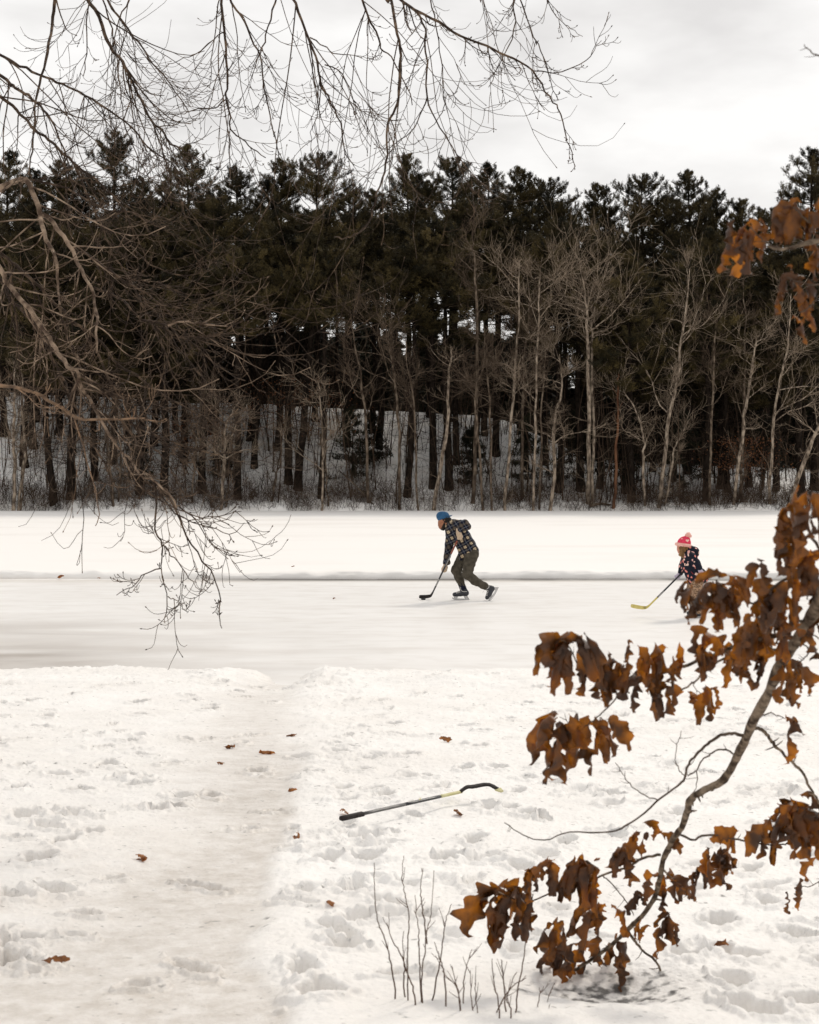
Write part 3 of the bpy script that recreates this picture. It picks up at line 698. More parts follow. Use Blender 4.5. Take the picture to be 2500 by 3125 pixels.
BT = [
 ([(1127,1544),(1120,1300),(1105,1150),(1090,1060),(1070,930)],15,'slim bare tree with a fan-shaped crown bending left, left of the skater','bark_brown',dict(ldir=-0.25,spread=1.3)),
 ([(1225,1549),(1222,1300),(1205,1120),(1190,1040),(1165,950)],15,'bare tree with broad fine crown just behind and left of the skater\'s cap','bark_brown',dict(ldir=-0.15,spread=1.3)),
 ([(1271,1562),(1265,1250),(1245,1110),(1240,990)],11,'thin bare tree standing closest behind the skating man','bark_brown',{}),
 ([(1322,1553),(1345,1400),(1362,1270),(1370,1130),(1380,1060)],20,'curving dead tree with a pale forked top, rising from above the skater','bark_pale',dict(limbs=7,tmin=0.74,twigs=0.5,spread=0.7,snag=True)),
 ([(1443,1540),(1455,1260),(1455,980),(1448,780),(1447,735)],19,'tallest slender bare tree, reaching into the bright gap right of the skater','bark_brown',dict(limbs=17,spread=1.0)),
 ([(1475,1562),(1463,1350),(1452,1210),(1475,1110),(1480,1010)],13,'bare tree with a kinked stem at the foot of the tallest slender one','bark_brown',{}),
 ([(1498,1562),(1490,1250),(1478,1100),(1462,1000)],12,'thin bare tree right of the kinked stem','bark_brown',{}),
 ([(1540,1562),(1556,1300),(1570,1100),(1572,920),(1580,790)],15,'upright bare tree with upswept crown midway between skater and girl','bark_pale',dict(limbs=15)),
 ([(1591,1525),(1592,1250),(1596,1080),(1615,960),(1600,810)],15,'dark bare tree with a crooked forked top midway between skater and girl','bark_brown',dict(limbs=14)),
 ([(1628,1562),(1634,1300),(1634,1060),(1636,900),(1640,790)],13,'pale straight bare tree left of the one with drooping lower limbs','bark_pale',dict(limbs=14)),
 ([(1644,1558),(1655,1250),(1662,1100),(1670,1000)],10,'thin companion stem leaning right beside the pale straight tree','bark_brown',{}),
 ([(1680,1561),(1692,1400),(1694,1270),(1715,1180),(1708,1080)],18,'crooked bare tree with twisting pale limbs left of the twin-trunked tree','bark_pale',dict(limbs=15,tmin=0.3,spread=1.2)),
 ([(1796,1540),(1796,1250),(1797,1000),(1795,930),(1775,800)],21,'large twin-trunked bare tree with the widest pale crown, left trunk','bark_pale',dict(limbs=20,spread=1.25,tmin=0.58,ldir=-0.12)),
 ([(1808,1538),(1813,1300),(1812,1060),(1820,960),(1865,800)],16,'right stem of the large pair with the widest crown','bark_pale',dict(limbs=16,spread=1.2,tmin=0.55,ldir=0.15)),
 ([(1874,1550),(1885,1380),(1887,1200),(1890,1143)],16,'reddish dead snag with a broken top and few branches','bark_red',dict(limbs=5,tmin=0.6,twigs=0.4,spread=0.7,snag=True)),
 ([(1972,1545),(1972,1390),(1972,1320),(1950,1240),(1920,1190)],13,'small tree with white drooping limbs right of the reddish snag','bark_pale',dict(limbs=11,tmin=0.3,spread=1.7)),
 ([(2012,1556),(2030,1420),(2042,1290),(2070,1120),(2085,960),(2095,820)],20,'large bare tree with a spreading crown directly above the girl','bark_pale',dict(limbs=20,spread=1.2,tmin=0.5)),
 ([(2030,1548),(2052,1410),(2070,1350),(2110,1270)],12,'low leaning white-limbed tree just above the girl','bark_pale',dict(limbs=10,spread=2.0,tmin=0.25,ldir=0.3)),
 ([(2168,1550),(2175,1300),(2186,1080),(2192,990),(2210,920)],13,'thin bare tree right of the large spreading one','bark_brown',dict(limbs=14)),
 ([(2237,1556),(2262,1330),(2275,1200),(2300,1060),(2318,1040)],17,'reddish-brown leaning bare tree left of the slender pale tree','bark_pale',dict(limbs=10,spread=1.1)),
 ([(2262,1538),(2270,1200),(2274,980),(2265,850)],15,'bare tree with a tall crown behind the reddish leaning one','bark_brown',dict(limbs=16)),
 ([(2351,1556),(2362,1350),(2383,1170),(2406,1050),(2412,900)],16,'slender lichen-pale tree leaning right, left of the slanting trunk','bark_pale',dict(limbs=12,spread=1.3,ldir=0.2)),
 ([(2406,1561),(2455,1410),(2500,1300),(2560,1180),(2600,1060)],22,'thick pale trunk slanting out of the frame at the right','bark_pale',dict(limbs=10,spread=1.1)),
 ([(36,1559),(36,1350),(30,1180),(22,1050)],19,'pale stem, left of the three springing from one foot at the left edge','bark_pale',dict(limbs=9,spread=0.8)),
 ([(52,1559),(56,1380),(52,1200),(48,1000)],17,'middle one of the three pale stems at the left edge','bark_pale',dict(limbs=9,spread=0.8)),
 ([(62,1556),(80,1400),(92,1300),(110,1200)],10,'right, thinner one of the three pale stems at the left edge','bark_brown',dict(limbs=8,spread=0.8)),
 ([(348,1556),(335,1400),(325,1300),(300,1180)],13,'bare clump tree behind the drooping branches, above the left bank','bark_brown',dict(limbs=10)),
 ([(362,1552),(368,1400),(372,1250)],11,'short thin stem beside the clump tree on the left bank','bark_brown',dict(limbs=9)),
 ([(676,1562),(688,1400),(696,1300),(740,1220)],16,'bare tree with twisted pale branches right of the drooping twigs','bark_pale',dict(limbs=13,tmin=0.35,spread=1.4)),
 ([(688,1558),(704,1450),(724,1390)],10,'short forked stem at the foot of the twisted tree','bark_brown',dict(limbs=8,spread=1.2)),
 ([(826,1539),(838,1450),(850,1390),(846,1280)],11,'thin bent tree in the brushy gap left of centre','bark_brown',dict(limbs=9,spread=1.3)),
 ([(985,1562),(984,1400),(980,1250),(975,1160)],12,'slim bare tree with pale fan-like twigs in front of the dry-leaved beech','bark_pale',dict(limbs=12,spread=1.3)),
 ([(1004,1558),(1000,1400),(990,1300)],10,'short thin tree just right of the slim fan-twigged tree','bark_brown',dict(limbs=9)),
 ([(591,1545),(592,1380),(605,1250),(610,1180)],10,'thin grey tree behind the tips of the drooping branches','bark_brown',dict(limbs=10)),
]
for i, (pts, w, lab, mt, kw) in enumerate(BT):
    bare_tree(pts, w, lab, 300 + i, mt, **kw)

# beech holding brown leaves
def beech(px, py, yt, label, seed, spread=1.0):
    root = bare_tree([(px, py), (px + 6, (py + yt) / 2), (px - 4, yt)], 11, label, seed, 'bark_brown', limbs=14, spread=1.3 * spread, tmin=0.4)
    r = np.random.default_rng(seed)
    k = solve_hill(px, py)[0] / F; H = (py - yt) * k
    m = 900
    pos = np.column_stack([r.normal(0, 1.5 * spread, m), r.normal(0, 1.2, m), H * r.uniform(0.5, 1.0, m) - 0.2 * np.abs(r.normal(0, 1, m))])
    pos = np.round(pos / 0.7) * 0.7 + r.normal(0, 0.2, (m, 3))
    d = norm(r.normal(0, 1, (m, 3)) + np.array([0, 0, -0.8])); s = norm(np.cross(d, r.normal(0, 1, (m, 3)))) * 0.035
    v = np.stack([pos, pos + d * 0.06 + s, pos + d * 0.12, pos + d * 0.06 - s], 1).reshape(-1, 3)
    c = MB(); c.add(v, np.arange(len(v)).reshape(-1, 4)); c.build('foliage', M['beechleaf'], root, smooth=False)
beech(905, 1490, 1150, 'beech still holding rusty dry leaves, left of centre in front of dark pines', 411, 1.2)
beech(600, 1440, 1280, 'small beech with rusty leaves low on the slope behind the drooping twigs', 412, 0.7)
beech(2260, 1530, 1330, 'low beech with a few rusty leaves at the right above the girl', 413, 0.7)

def log(p0, p1, w, label, stubs=4, up=0.1):
    D0, x0, z0 = solve_hill(*p0)
    k = D0 / F
    a = np.array([0, 0, 0.06]); b = np.array([(p1[0] - p0[0]) * k, 0.4, (p0[1] - p1[1]) * k + 0.05])
    r = np.random.default_rng(int(p0[0]))
    T = spline([a, a * 0.5 + b * 0.5 + np.array([0, 0, up]), b], 10)
    mb = MB(); mb.tubes(T, np.linspace(w * k / 2, w * k / 4, 10), 7, cap=True)
    s_, d_, rd, tt = spawn(T[None], np.ones((1, 10)), stubs, r, 0.3, 1.0, (40, 80))
    mb.tubes(grow(s_, d_, r.uniform(0.3, 1.2, stubs), 5, 0, 0.3, 0.1, r), np.full((stubs, 5), 0.015), 4)
    o = mb.build('fallen_log', M['bark_brown']); o.location = (x0, D0, z0)
    tag(o, label, 'fallen log')
log((1800,1548),(1868,1545),11,'fallen log lying at the foot of the twin-trunked tree')
log((1140,1546),(1035,1440),7,'thin dead trunk leaning down across the slope left of the skater')
log((1955,1535),(1880,1560),8,'fallen branch on the bank below the reddish snag')
log((1515,1355),(1545,1378),16,'short dark fallen stem high on the slope right of the skater')

# brush along the bank: countless thin stems
def brush():
    r = np.random.default_rng(9)
    B = 5200
    D = 97.5 + np.abs(r.normal(0, 2.1, B)); x = r.uniform(-30, 30, B)
    dens = vnoise(x * 0.35, D * 0.2, 50) + 0.35 * (x < -6) + 0.25 * (x > 8) 
    keep = dens + 0.2 > r.uniform(-0.35, 0.45, B)
    D = D[keep]; x = x[keep]; B = len(D)
    z = hill_z(x, D) - 0.1
    L = r.uniform(0.35, 1.5, B) * (1 + 0.9 * (r.uniform(0, 1, B) > 0.9))
    d = np.column_stack([r.normal(0, 0.33, B), r.normal(0, 0.3, B), np.ones(B)])
    P = grow(np.column_stack([x, D, z]), d, L, 6, 0.25, 0.0, 0.12, r)
    mb = MB(); mb.tubes(P, np.full((B, 6), 1.0) * np.linspace(0.010, 0.005, 6)[None], 3)
    s_, d_, _, _ = spawn(P, np.ones(P.shape[:2]), 6, r, 0.25, 1.0, (20, 65))
    mb.tubes(grow(s_, d_, r.uniform(0.15, 0.7, len(s_)), 4, 0.15, 0.1, 0.15, r), np.full((len(s_), 4), 0.0055), 3)
    # taller whips through the slope
    B = 1000
    D = r.uniform(98, 120, B); x = r.uniform(-30, 30, B); z = hill_z(x, D) - 0.1
    P = grow(np.column_stack([x, D, z]), np.column_stack([r.normal(0, 0.1, B), r.normal(0, 0.1, B), np.ones(B)]), np.where(np.arange(B) % 4 == 0, r.uniform(4.0, 9.0, B), r.uniform(1.5, 5.0, B)), 8, 0.05, 0.0, 0.06, r)
    R = np.where(np.arange(B) % 4 == 0, r.uniform(1.3, 2.6, B), 1.0)[:, None] * np.linspace(0.024, 0.007, 8)[None]
    mb.tubes(P, R, 3)
    s_, d_, _, _ = spawn(P, R, 8, r, 0.2, 1.0, (30, 80))
    P2 = grow(s_, d_, r.uniform(0.3, 1.2, len(s_)), 5, 0.0, 0.3, 0.12, r); mb.tubes(P2, np.full((len(s_), 5), 0.007), 3)
    o = mb.build('brush', M['brush'])
    tag(o, 'tangle of thin bare brush and saplings along the far bank', 'brush', kind='stuff')
brush()

# ------------------------------------------------------------------ overhanging bare tree (left, trunk outside the frame)
def overhang():
    TX, TD = -5.3, 10.6
    root = empty('bare_tree', (TX, TD, 0.25), 'near bare tree whose twiggy limbs droop across the sky from the left', 'bare tree')
    off = np.array([TX, TD, 0.25])
    r = np.random.default_rng(21)
    t = MB()
    trunk = spline(np.array([[TX, TD, 0.0], [TX - 0.1, TD, 2.5], [TX + 0.1, TD, 5.0], [TX + 0.3, TD + 0.1, 7.5], [TX + 0.2, TD, 10]]) - off, 16)
    t.tubes(trunk, np.linspace(0.26, 0.10, 16), 12); t.build('trunk', M['bark_bleached'], root)
    # overhead limbs the hanging branches grow from
    for pts, r0, r1 in [([(TX, TD, 5.2), (-4.0, 10.6, 6.3), (-2.2, 10.8, 6.75), (-0.4, 11.2, 6.65), (0.9, 11.4, 6.3)], 0.10, 0.022),
                        ([(TX, TD, 4.6), (-4.3, 11.2, 5.48), (-3.0, 11.6, 6.2), (-1.6, 11.9, 6.4)], 0.09, 0.022),
                        ([(TX, TD, 3.4), (-4.6, 10.6, 4.4), (-3.6, 10.6, 4.75)], 0.085, 0.03)]:
        mb = MB(); q = spline(np.array(pts) - off, 18); mb.tubes(q, np.linspace(r0, r1, 18), 8); mb.build('limb', M['bark_near'], root)
    z17 = lambda L: [(a / 1.725, b / 1.725) for a, b in L]
    zB = lambda L: [(800 + a / 1.568, b / 1.568) for a, b in L]
    BR = []   # (points px, width px start, end, D0, D1, twig density, material)
    def add(p, w0, w1, D0, D1, tw=1.0, m='bark_near'): BR.append((p, w0, w1, D0, D1, tw, m))
    add(z17([(290,-140),(285,0),(275,120),(250,280),(215,420),(190,540),(185,650),(170,780),(145,920)]), 8, 3, 9.5, 9.0, 0.35)
    add(z17([(-300,120),(0,285),(130,360),(260,415),(380,470),(500,530),(600,600),(700,680),(780,770),(900,860),(980,960)]), 6.5, 2.2, 11.5, 11, 1.3)
    add(z17([(-300,240),(0,400),(90,470),(180,530),(260,620),(330,770),(380,900)]), 8, 2.5, 11.0, 10.5, 1.0)
    add([(-200,180),(0,296),(58,342),(116,403),(168,440),(220,493),(247,545),(271,604),(296,657),(317,702),(327,737),(348,778),(376,820),(420,900)], 9, 3.5, 10.8, 10.5, 1.4)
    add([(220,493),(272,533),(325,580),(371,632),(406,696),(440,780)], 5, 2.2, 10.6, 10.8, 1.2)
    add(z17([(430,-120),(465,0),(520,90),(560,200),(600,270),(650,340),(690,420),(740,520),(790,620),(860,690),(900,760),(960,790),(1050,850)]), 8.5, 3, 11, 11.5, 1.3)
    add(z17([(560,-120),(575,20),(640,110),(700,190),(760,260),(800,330),(860,390),(910,460),(960,540),(1000,600)]), 5, 2, 11.5, 12, 1.2)
    add(z17([(475,-80),(470,0),(455,150),(455,290),(440,400)]), 3.5, 1.8, 11, 11, 1.0)
    add(z17([(530,-100),(545,0),(590,150),(620,330),(640,520),(660,700)]), 4, 1.8, 11.5, 11.5, 1.2)
    add(z17([(700,-80),(680,0),(640,80),(600,200),(590,330)]), 4.5, 1.8, 11.8, 11.5, 1.0)
    add(z17([(690,420),(690,520),(650,640),(700,760),(760,900),(830,1000)]), 3.2, 1.6, 11, 11, 1.0)
    add(z17([(740,520),(800,640),(850,780),(880,920),(900,1080)]), 4, 1.8, 11.2, 11, 1.0)
    add(z17([(1165,-120),(1170,0),(1180,150),(1195,300),(1195,450),(1190,520),(1210,600),(1222,690),(1285,745),(1340,790),(1400,830)]), 6, 2, 10.5, 10.2, 1.2)
    add(z17([(1190,525),(1130,570),(1030,572),(960,600),(850,600)]), 3.2, 1.4, 10.4, 10.6, 1.0)
    add(z17([(1175,170),(1130,200),(1040,285),(960,310),(880,340)]), 2.8, 1.4, 10.5, 10.5, 1.0)
    add(z17([(1190,-80),(1215,0),(1280,110),(1340,240),(1370,290),(1385,400),(1400,500),(1430,640),(1460,750),(1470,830)]), 5, 1.8, 11, 10.8, 1.4)
    add(z17([(1470,-100),(1450,0),(1410,120),(1385,230),(1365,290)]), 4.2, 3, 11.2, 11, 1.0)
    add(zB([(120,-90),(150,0),(195,110),(240,220),(270,320),(285,410),(330,480),(360,560),(380,610),(395,720),(440,790)]), 6.5, 2, 10.8, 10.5, 1.3)
    add(zB([(230,180),(300,220),(350,260),(420,260),(480,280)]), 3, 1.4, 10.8, 11, 1.0)
    add(zB([(285,410),(270,520),(240,620),(230,720)]), 2.6, 1.3, 10.7, 10.7, 1.1)
    add(zB([(300,310),(380,350),(430,460),(480,540),(510,640)]), 2.8, 1.4, 10.8, 10.8, 1.0)
    add(zB([(470,-100),(480,0),(510,90),(560,180),(570,230),(600,260),(650,330),(700,440),(715,500)]), 5.2, 1.8, 11, 11, 1.0)
    add([(1185,-90),(1195,0),(1208,77),(1218,140),(1224,198),(1218,287),(1208,332),(1186,370),(1183,415),(1181,485),(1165,545),(1148,600),(1141,640),(1120,690),(1085,716),(1050,727),(1022,722)], 6.5, 2.6, 9.6, 9.0, 0.45)
    add(zB([(590,-60),(670,0),(740,55),(850,110),(940,165),(1050,210),(1130,245),(1220,290),(1300,340),(1350,430),(1400,490),(1430,550),(1450,640),(1470,710),(1500,795)]), 7, 1.7, 10.6, 10.0, 1.5)
    add(zB([(740,55),(780,130),(780,200),(790,310),(790,460),(830,570),(880,660),(940,750),(1000,830),(1060,890)]), 5, 1.7, 10.5, 10.2, 0.9)
    add(zB([(790,465),(760,540),(720,620),(660,670),(600,720)]), 3, 1.7, 10.3, 10.2, 0.5)
    add(zB([(790,-90),(805,0),(830,100),(850,220),(862,350),(870,480),(862,540),(800,620)]), 3.4, 1.5, 10.8, 10.6, 1.0)
    add(zB([(1200,-90),(1205,0),(1210,90),(1190,200),(1130,320),(1090,420)]), 3.6, 1.5, 10.6, 10.4, 1.1)
    add(zB([(1220,-90),(1240,0),(1290,150),(1340,270),(1380,390),(1420,480)]), 3.6, 1.4, 10.4, 10.2, 1.2)
    add(zB([(1300,340),(1400,348),(1500,320),(1560,280),(1600,220),(1620,190)]), 2.8, 1.2, 10.4, 10.2, 0.6)
    add(zB([(1360,-60),(1380,40),(1440,110),(1480,140),(1530,180)]), 2.2, 1.1, 10.2, 10.2, 0.8)
    add(zB([(1040,-60),(1060,20),(1075,70),(1090,130)]), 2.2, 1.1, 10.6, 10.6, 1.0)
    # lower bleached limb and its tangle
    add([(-160,640),(-60,596),(0,573),(35,559),(77,552),(100,590),(118,632),(122,656),(132,695),(143,730),(160,764),(170,796),(174,848),(177,883),(181,931)], 20, 5, 10.6, 9.6, 0.8, 'bark_bleached')
    add([(128,655),(160,681),(195,723),(223,764),(237,806),(257,841),(278,876),(289,917),(296,970),(296,1015),(300,1080)], 13, 5, 10.2, 9.5, 1.1, 'bark_bleached')
    add([(83,549),(122,554),(167,564),(216,580),(264,608),(306,629),(334,646),(383,644),(417,653),(452,677),(487,663),(520,672)], 5, 2, 10.4, 10, 0.9)
    add([(167,564),(190,600),(215,640),(240,662),(270,650),(300,640)], 3.2, 2, 10.3, 10.1, 0.6)
    add([(-120,640),(0,823),(24,865),(56,907),(94,949),(115,983),(146,1022),(167,1057),(186,1092),(213,1120),(237,1140),(246,1171),(269,1212),(297,1259),(315,1296),(339,1338),(362,1370),(399,1402),(427,1444),(464,1467),(510,1500),(545,1550)], 15, 4, 10, 9.2, 1.0, 'bark_bleached')
    add([(-80,740),(0,851),(35,914),(70,952),(120,1010),(150,1080),(190,1150),(220,1220),(262,1290)], 8, 3, 10.2, 9.8, 1.1)
    add([(-90,700),(0,771),(45,806),(94,848),(139,893),(181,935),(209,966),(237,990),(271,1015),(306,1043),(359,1110),(406,1139),(464,1180),(522,1220),(580,1249),(640,1278),(700,1290),(760,1280)], 8, 2.4, 10, 9.6, 1.0)
    add([(223,754),(264,778),(306,806),(334,827),(376,855),(417,879),(459,900),(494,928),(520,963),(560,1010),(620,1050)], 6, 2.4, 10.2, 10, 1.4)
    add([(285,876),(330,893),(376,917),(403,949),(438,977),(480,987),(515,994),(543,1029),(574,1035),(609,1063),(650,1101),(699,1139),(748,1163)], 5.5, 2, 10, 9.8, 1.2)
    add([(500,990),(546,972),(595,948),(640,930),(660,905)], 4, 1.8, 10, 9.9, 0.6)
    add([(515,994),(567,983),(623,986),(696,995)], 5, 3.2, 9.9, 9.8, 0.4, 'bark_bleached')
    add([(560,1025),(595,1030),(664,1021),(713,993),(758,962),(785,935),(812,911)], 4.5, 1.8, 9.9, 9.6, 0.7)
    add([(580,1025),(609,1035),(671,1056),(734,1077),(810,1085),(852,1077),(887,1049)], 4, 1.6, 9.8, 9.6, 0.8)
    add([(480,860),(540,890),(595,899),(637,896),(678,878),(708,855)], 3.4, 1.6, 10, 9.9, 0.7)
    add([(400,750),(450,800),(520,830),(590,840),(650,800),(668,790)], 3, 1.6, 10.3, 10, 0.8)
    add([(520,963),(560,920),(620,840),(650,820)], 3, 1.6, 10.1, 10.1, 0.9)
    add([(-100,1150),(0,1175),(60,1184),(116,1203),(158,1228),(186,1242)], 11, 8, 9.6, 9.5, 0.5, 'splinter')
    add([(186,1242),(213,1263),(241,1277),(297,1280),(362,1280),(441,1277)], 8, 4.5, 9.5, 9.3, 0.8, 'splinter')
    add([(297,1259),(330,1274),(357,1277),(385,1300),(408,1333),(417,1365),(436,1393),(460,1440)], 8, 3.5, 9.6, 9.3, 1.2)
    add([(380,1290),(441,1310),(510,1342),(580,1370),(659,1384),(742,1382)], 4, 2.2, 9.5, 9.2, 0.9)
    add([(190,1249),(218,1282),(250,1324),(288,1365),(325,1421),(343,1467),(371,1505),(403,1518),(413,1542)], 5.5, 2, 9.6, 9.4, 1.2)
    add([(464,1467),(478,1495),(478,1537),(468,1607),(487,1648),(496,1664),(493,1704),(490,1733),(513,1820),(504,1872),(503,1907)], 5, 1.7, 9.3, 9.0, 1.0)
    add([(496,1664),(520,1690),(550,1720),(580,1768),(610,1803)], 3, 1.4, 9.1, 9.0, 0.8)
    add([(490,1735),(440,1758),(400,1791),(357,1811)], 2.8, 1.4, 9.1, 9.0, 0.6)
    add([(513,1820),(540,1835),(560,1860),(576,1866)], 2.2, 1.2, 9.0, 9.0, 0.5)
    add([(464,1467),(510,1500),(538,1560),(556,1600),(585,1658),(614,1710),(643,1745),(661,1786),(672,1843),(672,1890),(678,1919)], 5, 1.8, 9.3, 9.0, 1.5)
    add([(478,1495),(533,1560),(594,1597),(649,1607),(705,1630),(751,1593)], 3.2, 1.3, 9.2, 9.0, 1.1)
    add([(545,1545),(600,1590),(640,1650),(690,1690),(742,1692)], 3, 1.3, 9.2, 9.0, 1.1)
    add([(430,1480),(480,1520),(560,1560),(630,1580),(690,1570),(735,1560)], 3, 1.3, 9.2, 9.0, 1.0)
    add([(300,1080),(340,1180),(380,1260),(430,1330),(500,1400),(540,1470),(560,1530)], 5, 2, 9.7, 9.4, 1.4)
    add([(181,931),(200,1010),(235,1100),(270,1180),(300,1260),(340,1330)], 5, 2, 9.8, 9.6, 1.3)
    add([(120,1010),(200,1110),(300,1180),(400,1250),(470,1330),(540,1380),(600,1450)], 5, 2, 9.8, 9.5, 1.5)
    add([(376,820),(430,920),(480,1020),(520,1120),(560,1210),(620,1300)], 4.5, 1.8, 10.3, 10, 1.3)
    add([(420,900),(480,960),(560,1080),(640,1180),(700,1240),(760,1290)], 4, 1.6, 10.3, 10, 1.3)
    for i, (p, w0, w1, D0, D1, tw, m) in enumerate(BR):
        p = np.array(p, float); L2 = np.concatenate([[0], np.cumsum(np.linalg.norm(np.diff(p, axis=0), axis=1))]); f = L2 / L2[-1]
        Dp = D0 + (D1 - D0) * f + np.concatenate([[0], r.normal(0, 0.05, len(p) - 1)])
        Q = np.array([W(a, b, d) for (a, b), d in zip(p, Dp)]) - off
        n = max(12, int(L2[-1] / 22))
        T = spline(Q, n); T[1:] += r.normal(0, 0.004, (n - 1, 3))
        Dm = 0.5 * (D0 + D1)
        R = np.linspace(w0, w1, n) * (1.42 if w0 < 9 else 1.12) * 0.5 * Dm / F * (1 + r.uniform(-0.07, 0.10, n))
        mb = MB(); mb.tubes(T, R, 9 if w0 > 9 else 6)
        # where the branch leaves the frame it runs on to its limb or to the trunk
        ext = None
        if p[0, 1] < 0: ext = np.array([W(p[0, 0] - 30, -560, 11.0)])
        elif p[0, 0] < 0: ext = np.array([W(-700, p[0, 1] - 260, 10.7), np.array([TX, TD, CAM_Z - (p[0, 1] - 330 - HOR) / F * TD])])
        if ext is not None:
            cp = np.vstack([(ext - off)[::-1], [T[0]], [T[1]]]); ct = spline(cp, 14)
            mb.tubes(ct, np.linspace(R[0] * 1.5, R[1], 14), 8)
        # secondary twigs: sag, then hook up at the tip
        lm = L2[-1] / F * Dm
        low = p[:, 1].mean() > 560 and p[:, 1].max() < 1560
        k1 = max(4, int(lm * (16.0 if low else 10.5) * (0.75 if p[-1, 1] > 1560 else 1.0) * tw))
        s_, d_, rd, tt = spawn(T[None], R[None], k1, r, 0.05, 0.97, (25, 70))
        L = np.clip(r.gamma(2.6, 0.19, k1), 0.12, 1.1) * (1.15 - 0.75 * tt) * (0.33 if p[-1, 1] > 1560 else 0.30 if p[:, 0].max() > 1620 else 1.0)
        d_[:, 1] *= 0.7
        if p[:, 1].mean() < 560: d_[:, 2] -= 0.55; L = L * 1.25
        P1 = grow(s_, d_, L, 10, 0.55, 1.0, 0.09, r)
        R1 = np.clip(rd * 0.5, 0.0021, 0.0050)[:, None] * np.linspace(1, 0.5, 10)[None]
        R1 = np.maximum(R1, 0.0016)
        mb.tubes(P1, R1, 4)
        k2 = 4
        s_, d_, rd, tt = spawn(P1, R1, k2, r, 0.2, 0.95, (25, 65))
        P2 = grow(s_, d_, np.repeat(L, k2) * r.uniform(0.25, 0.6, len(s_)), 7, 0.4, 1.1, 0.10, r)
        mb.tubes(P2, np.full((len(s_), 7), 1.0) * np.linspace(0.0020, 0.0014, 7)[None], 3)
        # buds at the twig ends
        e = np.concatenate([P1[:, -1], P2[::2, -1]]); dd = np.concatenate([norm(P1[:, -1] - P1[:, -2]), norm(P2[::2, -1] - P2[::2, -2])])
        mb.tubes(np.stack([e, e + dd * 0.006, e + dd * 0.014], 1), np.array([0.0016, 0.0034, 0.0008])[None].repeat(len(e), 0), 4)
        mb.build('branch', M[m], root)
overhang()

# ------------------------------------------------------------------ oak limb with dead leaves (right)
def oak_leaf(mb, base, d0, L, r, wide=1.0, bend=None, dry=1.0, droop=0.3):
    """one lobed, curled dead oak leaf: base point, initial direction, length"""
    st = np.concatenate([[0.0, 0.05], np.linspace(0.09, 1.0, 22)])
    def half():
        env = 0.30 * np.sin(math.pi * np.clip((st - 0.05) / 0.95, 0, 1) ** 0.85) ** 0.75
        nl_ = r.integers(2, 4); ph_ = r.uniform(0.1, 0.5); dep = r.uniform(0.25, 0.72)
        u = (st - 0.12) / 0.80 * nl_ + ph_ + 0.12 * np.sin(9 * st + r.uniform(0, 6))
        lob = (1 - np.abs(2 * (u - np.floor(u)) - 1)) ** 0.8
        w_ = env * ((1 - dep) + dep * lob) * (1 + r.normal(0, 0.07, len(st)))
        w_[:2] = 0.010
        w_[-1] = 0.0
        return w_ * wide * r.uniform(0.8, 1.2), 0.13 * lob * dep * (st > 0.08) * (st < 0.97)
    wl_, fl_ = half(); wr_, fr_ = half()
    tq = r.uniform(0, 6.28, 4)
    clw = (np.sin(11 * st + tq[0]) + 0.6 * np.sin(25 * st + tq[1])) * dry; crw = (np.sin(10 * st + tq[2]) + 0.6 * np.sin(23 * st + tq[3])) * dry
    n = len(st)
    d = np.asarray(d0, float); d = d / np.linalg.norm(d)
    side = np.cross(d, r.normal(0, 1, 3)); side /= np.linalg.norm(side)
    nrm = np.cross(side, d)
    if nrm[2] < 0: side = -side; nrm = -nrm
    if bend is None: bend = r.uniform(0.4, 1.9)
    tw = r.normal(0, 0.6)
    cup = r.uniform(1.0, 4.2) * r.choice([1, 1, 1, -1]) * dry
    cup2 = r.uniform(0.2, 2.6) * dry
    pts = np.zeros((n, 3)); fr = []
    p = np.asarray(base, float).copy()
    dd, ss = d.copy(), side.copy()
    for i in range(n):
        h = (st[i] - st[i - 1]) * L if i else 0
        p = p + dd * h
        pts[i] = p
        nn = np.cross(ss, dd); fr.append((dd.copy(), ss.copy(), nn.copy()))
        if i < n - 1:
            g = (st[i + 1] - st[i])
            # sag and twist
            dd = dd - nn * bend * g * 0.7 + np.array([0, 0, -1.0]) * droop * g
            dd /= np.linalg.norm(dd)
            ss = ss - dd * np.dot(ss, dd); ss = ss + np.cross(dd, ss) * tw * g; ss /= np.linalg.norm(ss)
    us = np.array([-1, -0.66, -0.33, 0, 0.33, 0.66, 1.0])
    V = np.zeros((n, len(us), 3))
    ph = r.uniform(0, 6.28)
    for i in range(n):
        dd, ss, nn = fr[i]
        c = cup * (0.6 + 0.6 * st[i]) + 0.35 * math.sin(7 * st[i] + ph)
        for j, u in enumerate(us):
            wd_ = wl_[i] if u < 0 else wr_[i]; w = wd_ * L * abs(u)
            cc = c if u < 0 else c * 0.75 + 0.25 * cup2
            ang = cc * abs(u) * (wd_ / 0.26)
            rr = w * (math.sin(ang) / ang if abs(ang) > 1e-3 else 1); hh = w * ((1 - math.cos(ang)) / ang if abs(ang) > 1e-3 else 0)
            kk = 0.10 * L * (clw[i] if u < 0 else crw[i]) * abs(u) ** 2
            V[i, j] = pts[i] + nn * kk + ss * math.copysign(rr, u) * (u != 0) - nn * hh + dd * (fl_[i] if u < 0 else fr_[i]) * L * abs(u) ** 2 + nn * 0.014 * L * math.sin(23 * st[i] + 5 * u + ph)
    m = len(us); idx = np.arange(n * m).reshape(n, m)
    q = np.stack([idx[:-1, :-1], idx[:-1, 1:], idx[1:, 1:], idx[1:, :-1]], -1).reshape(-1, 4)
    mb.add(V.reshape(-1, 3), q)

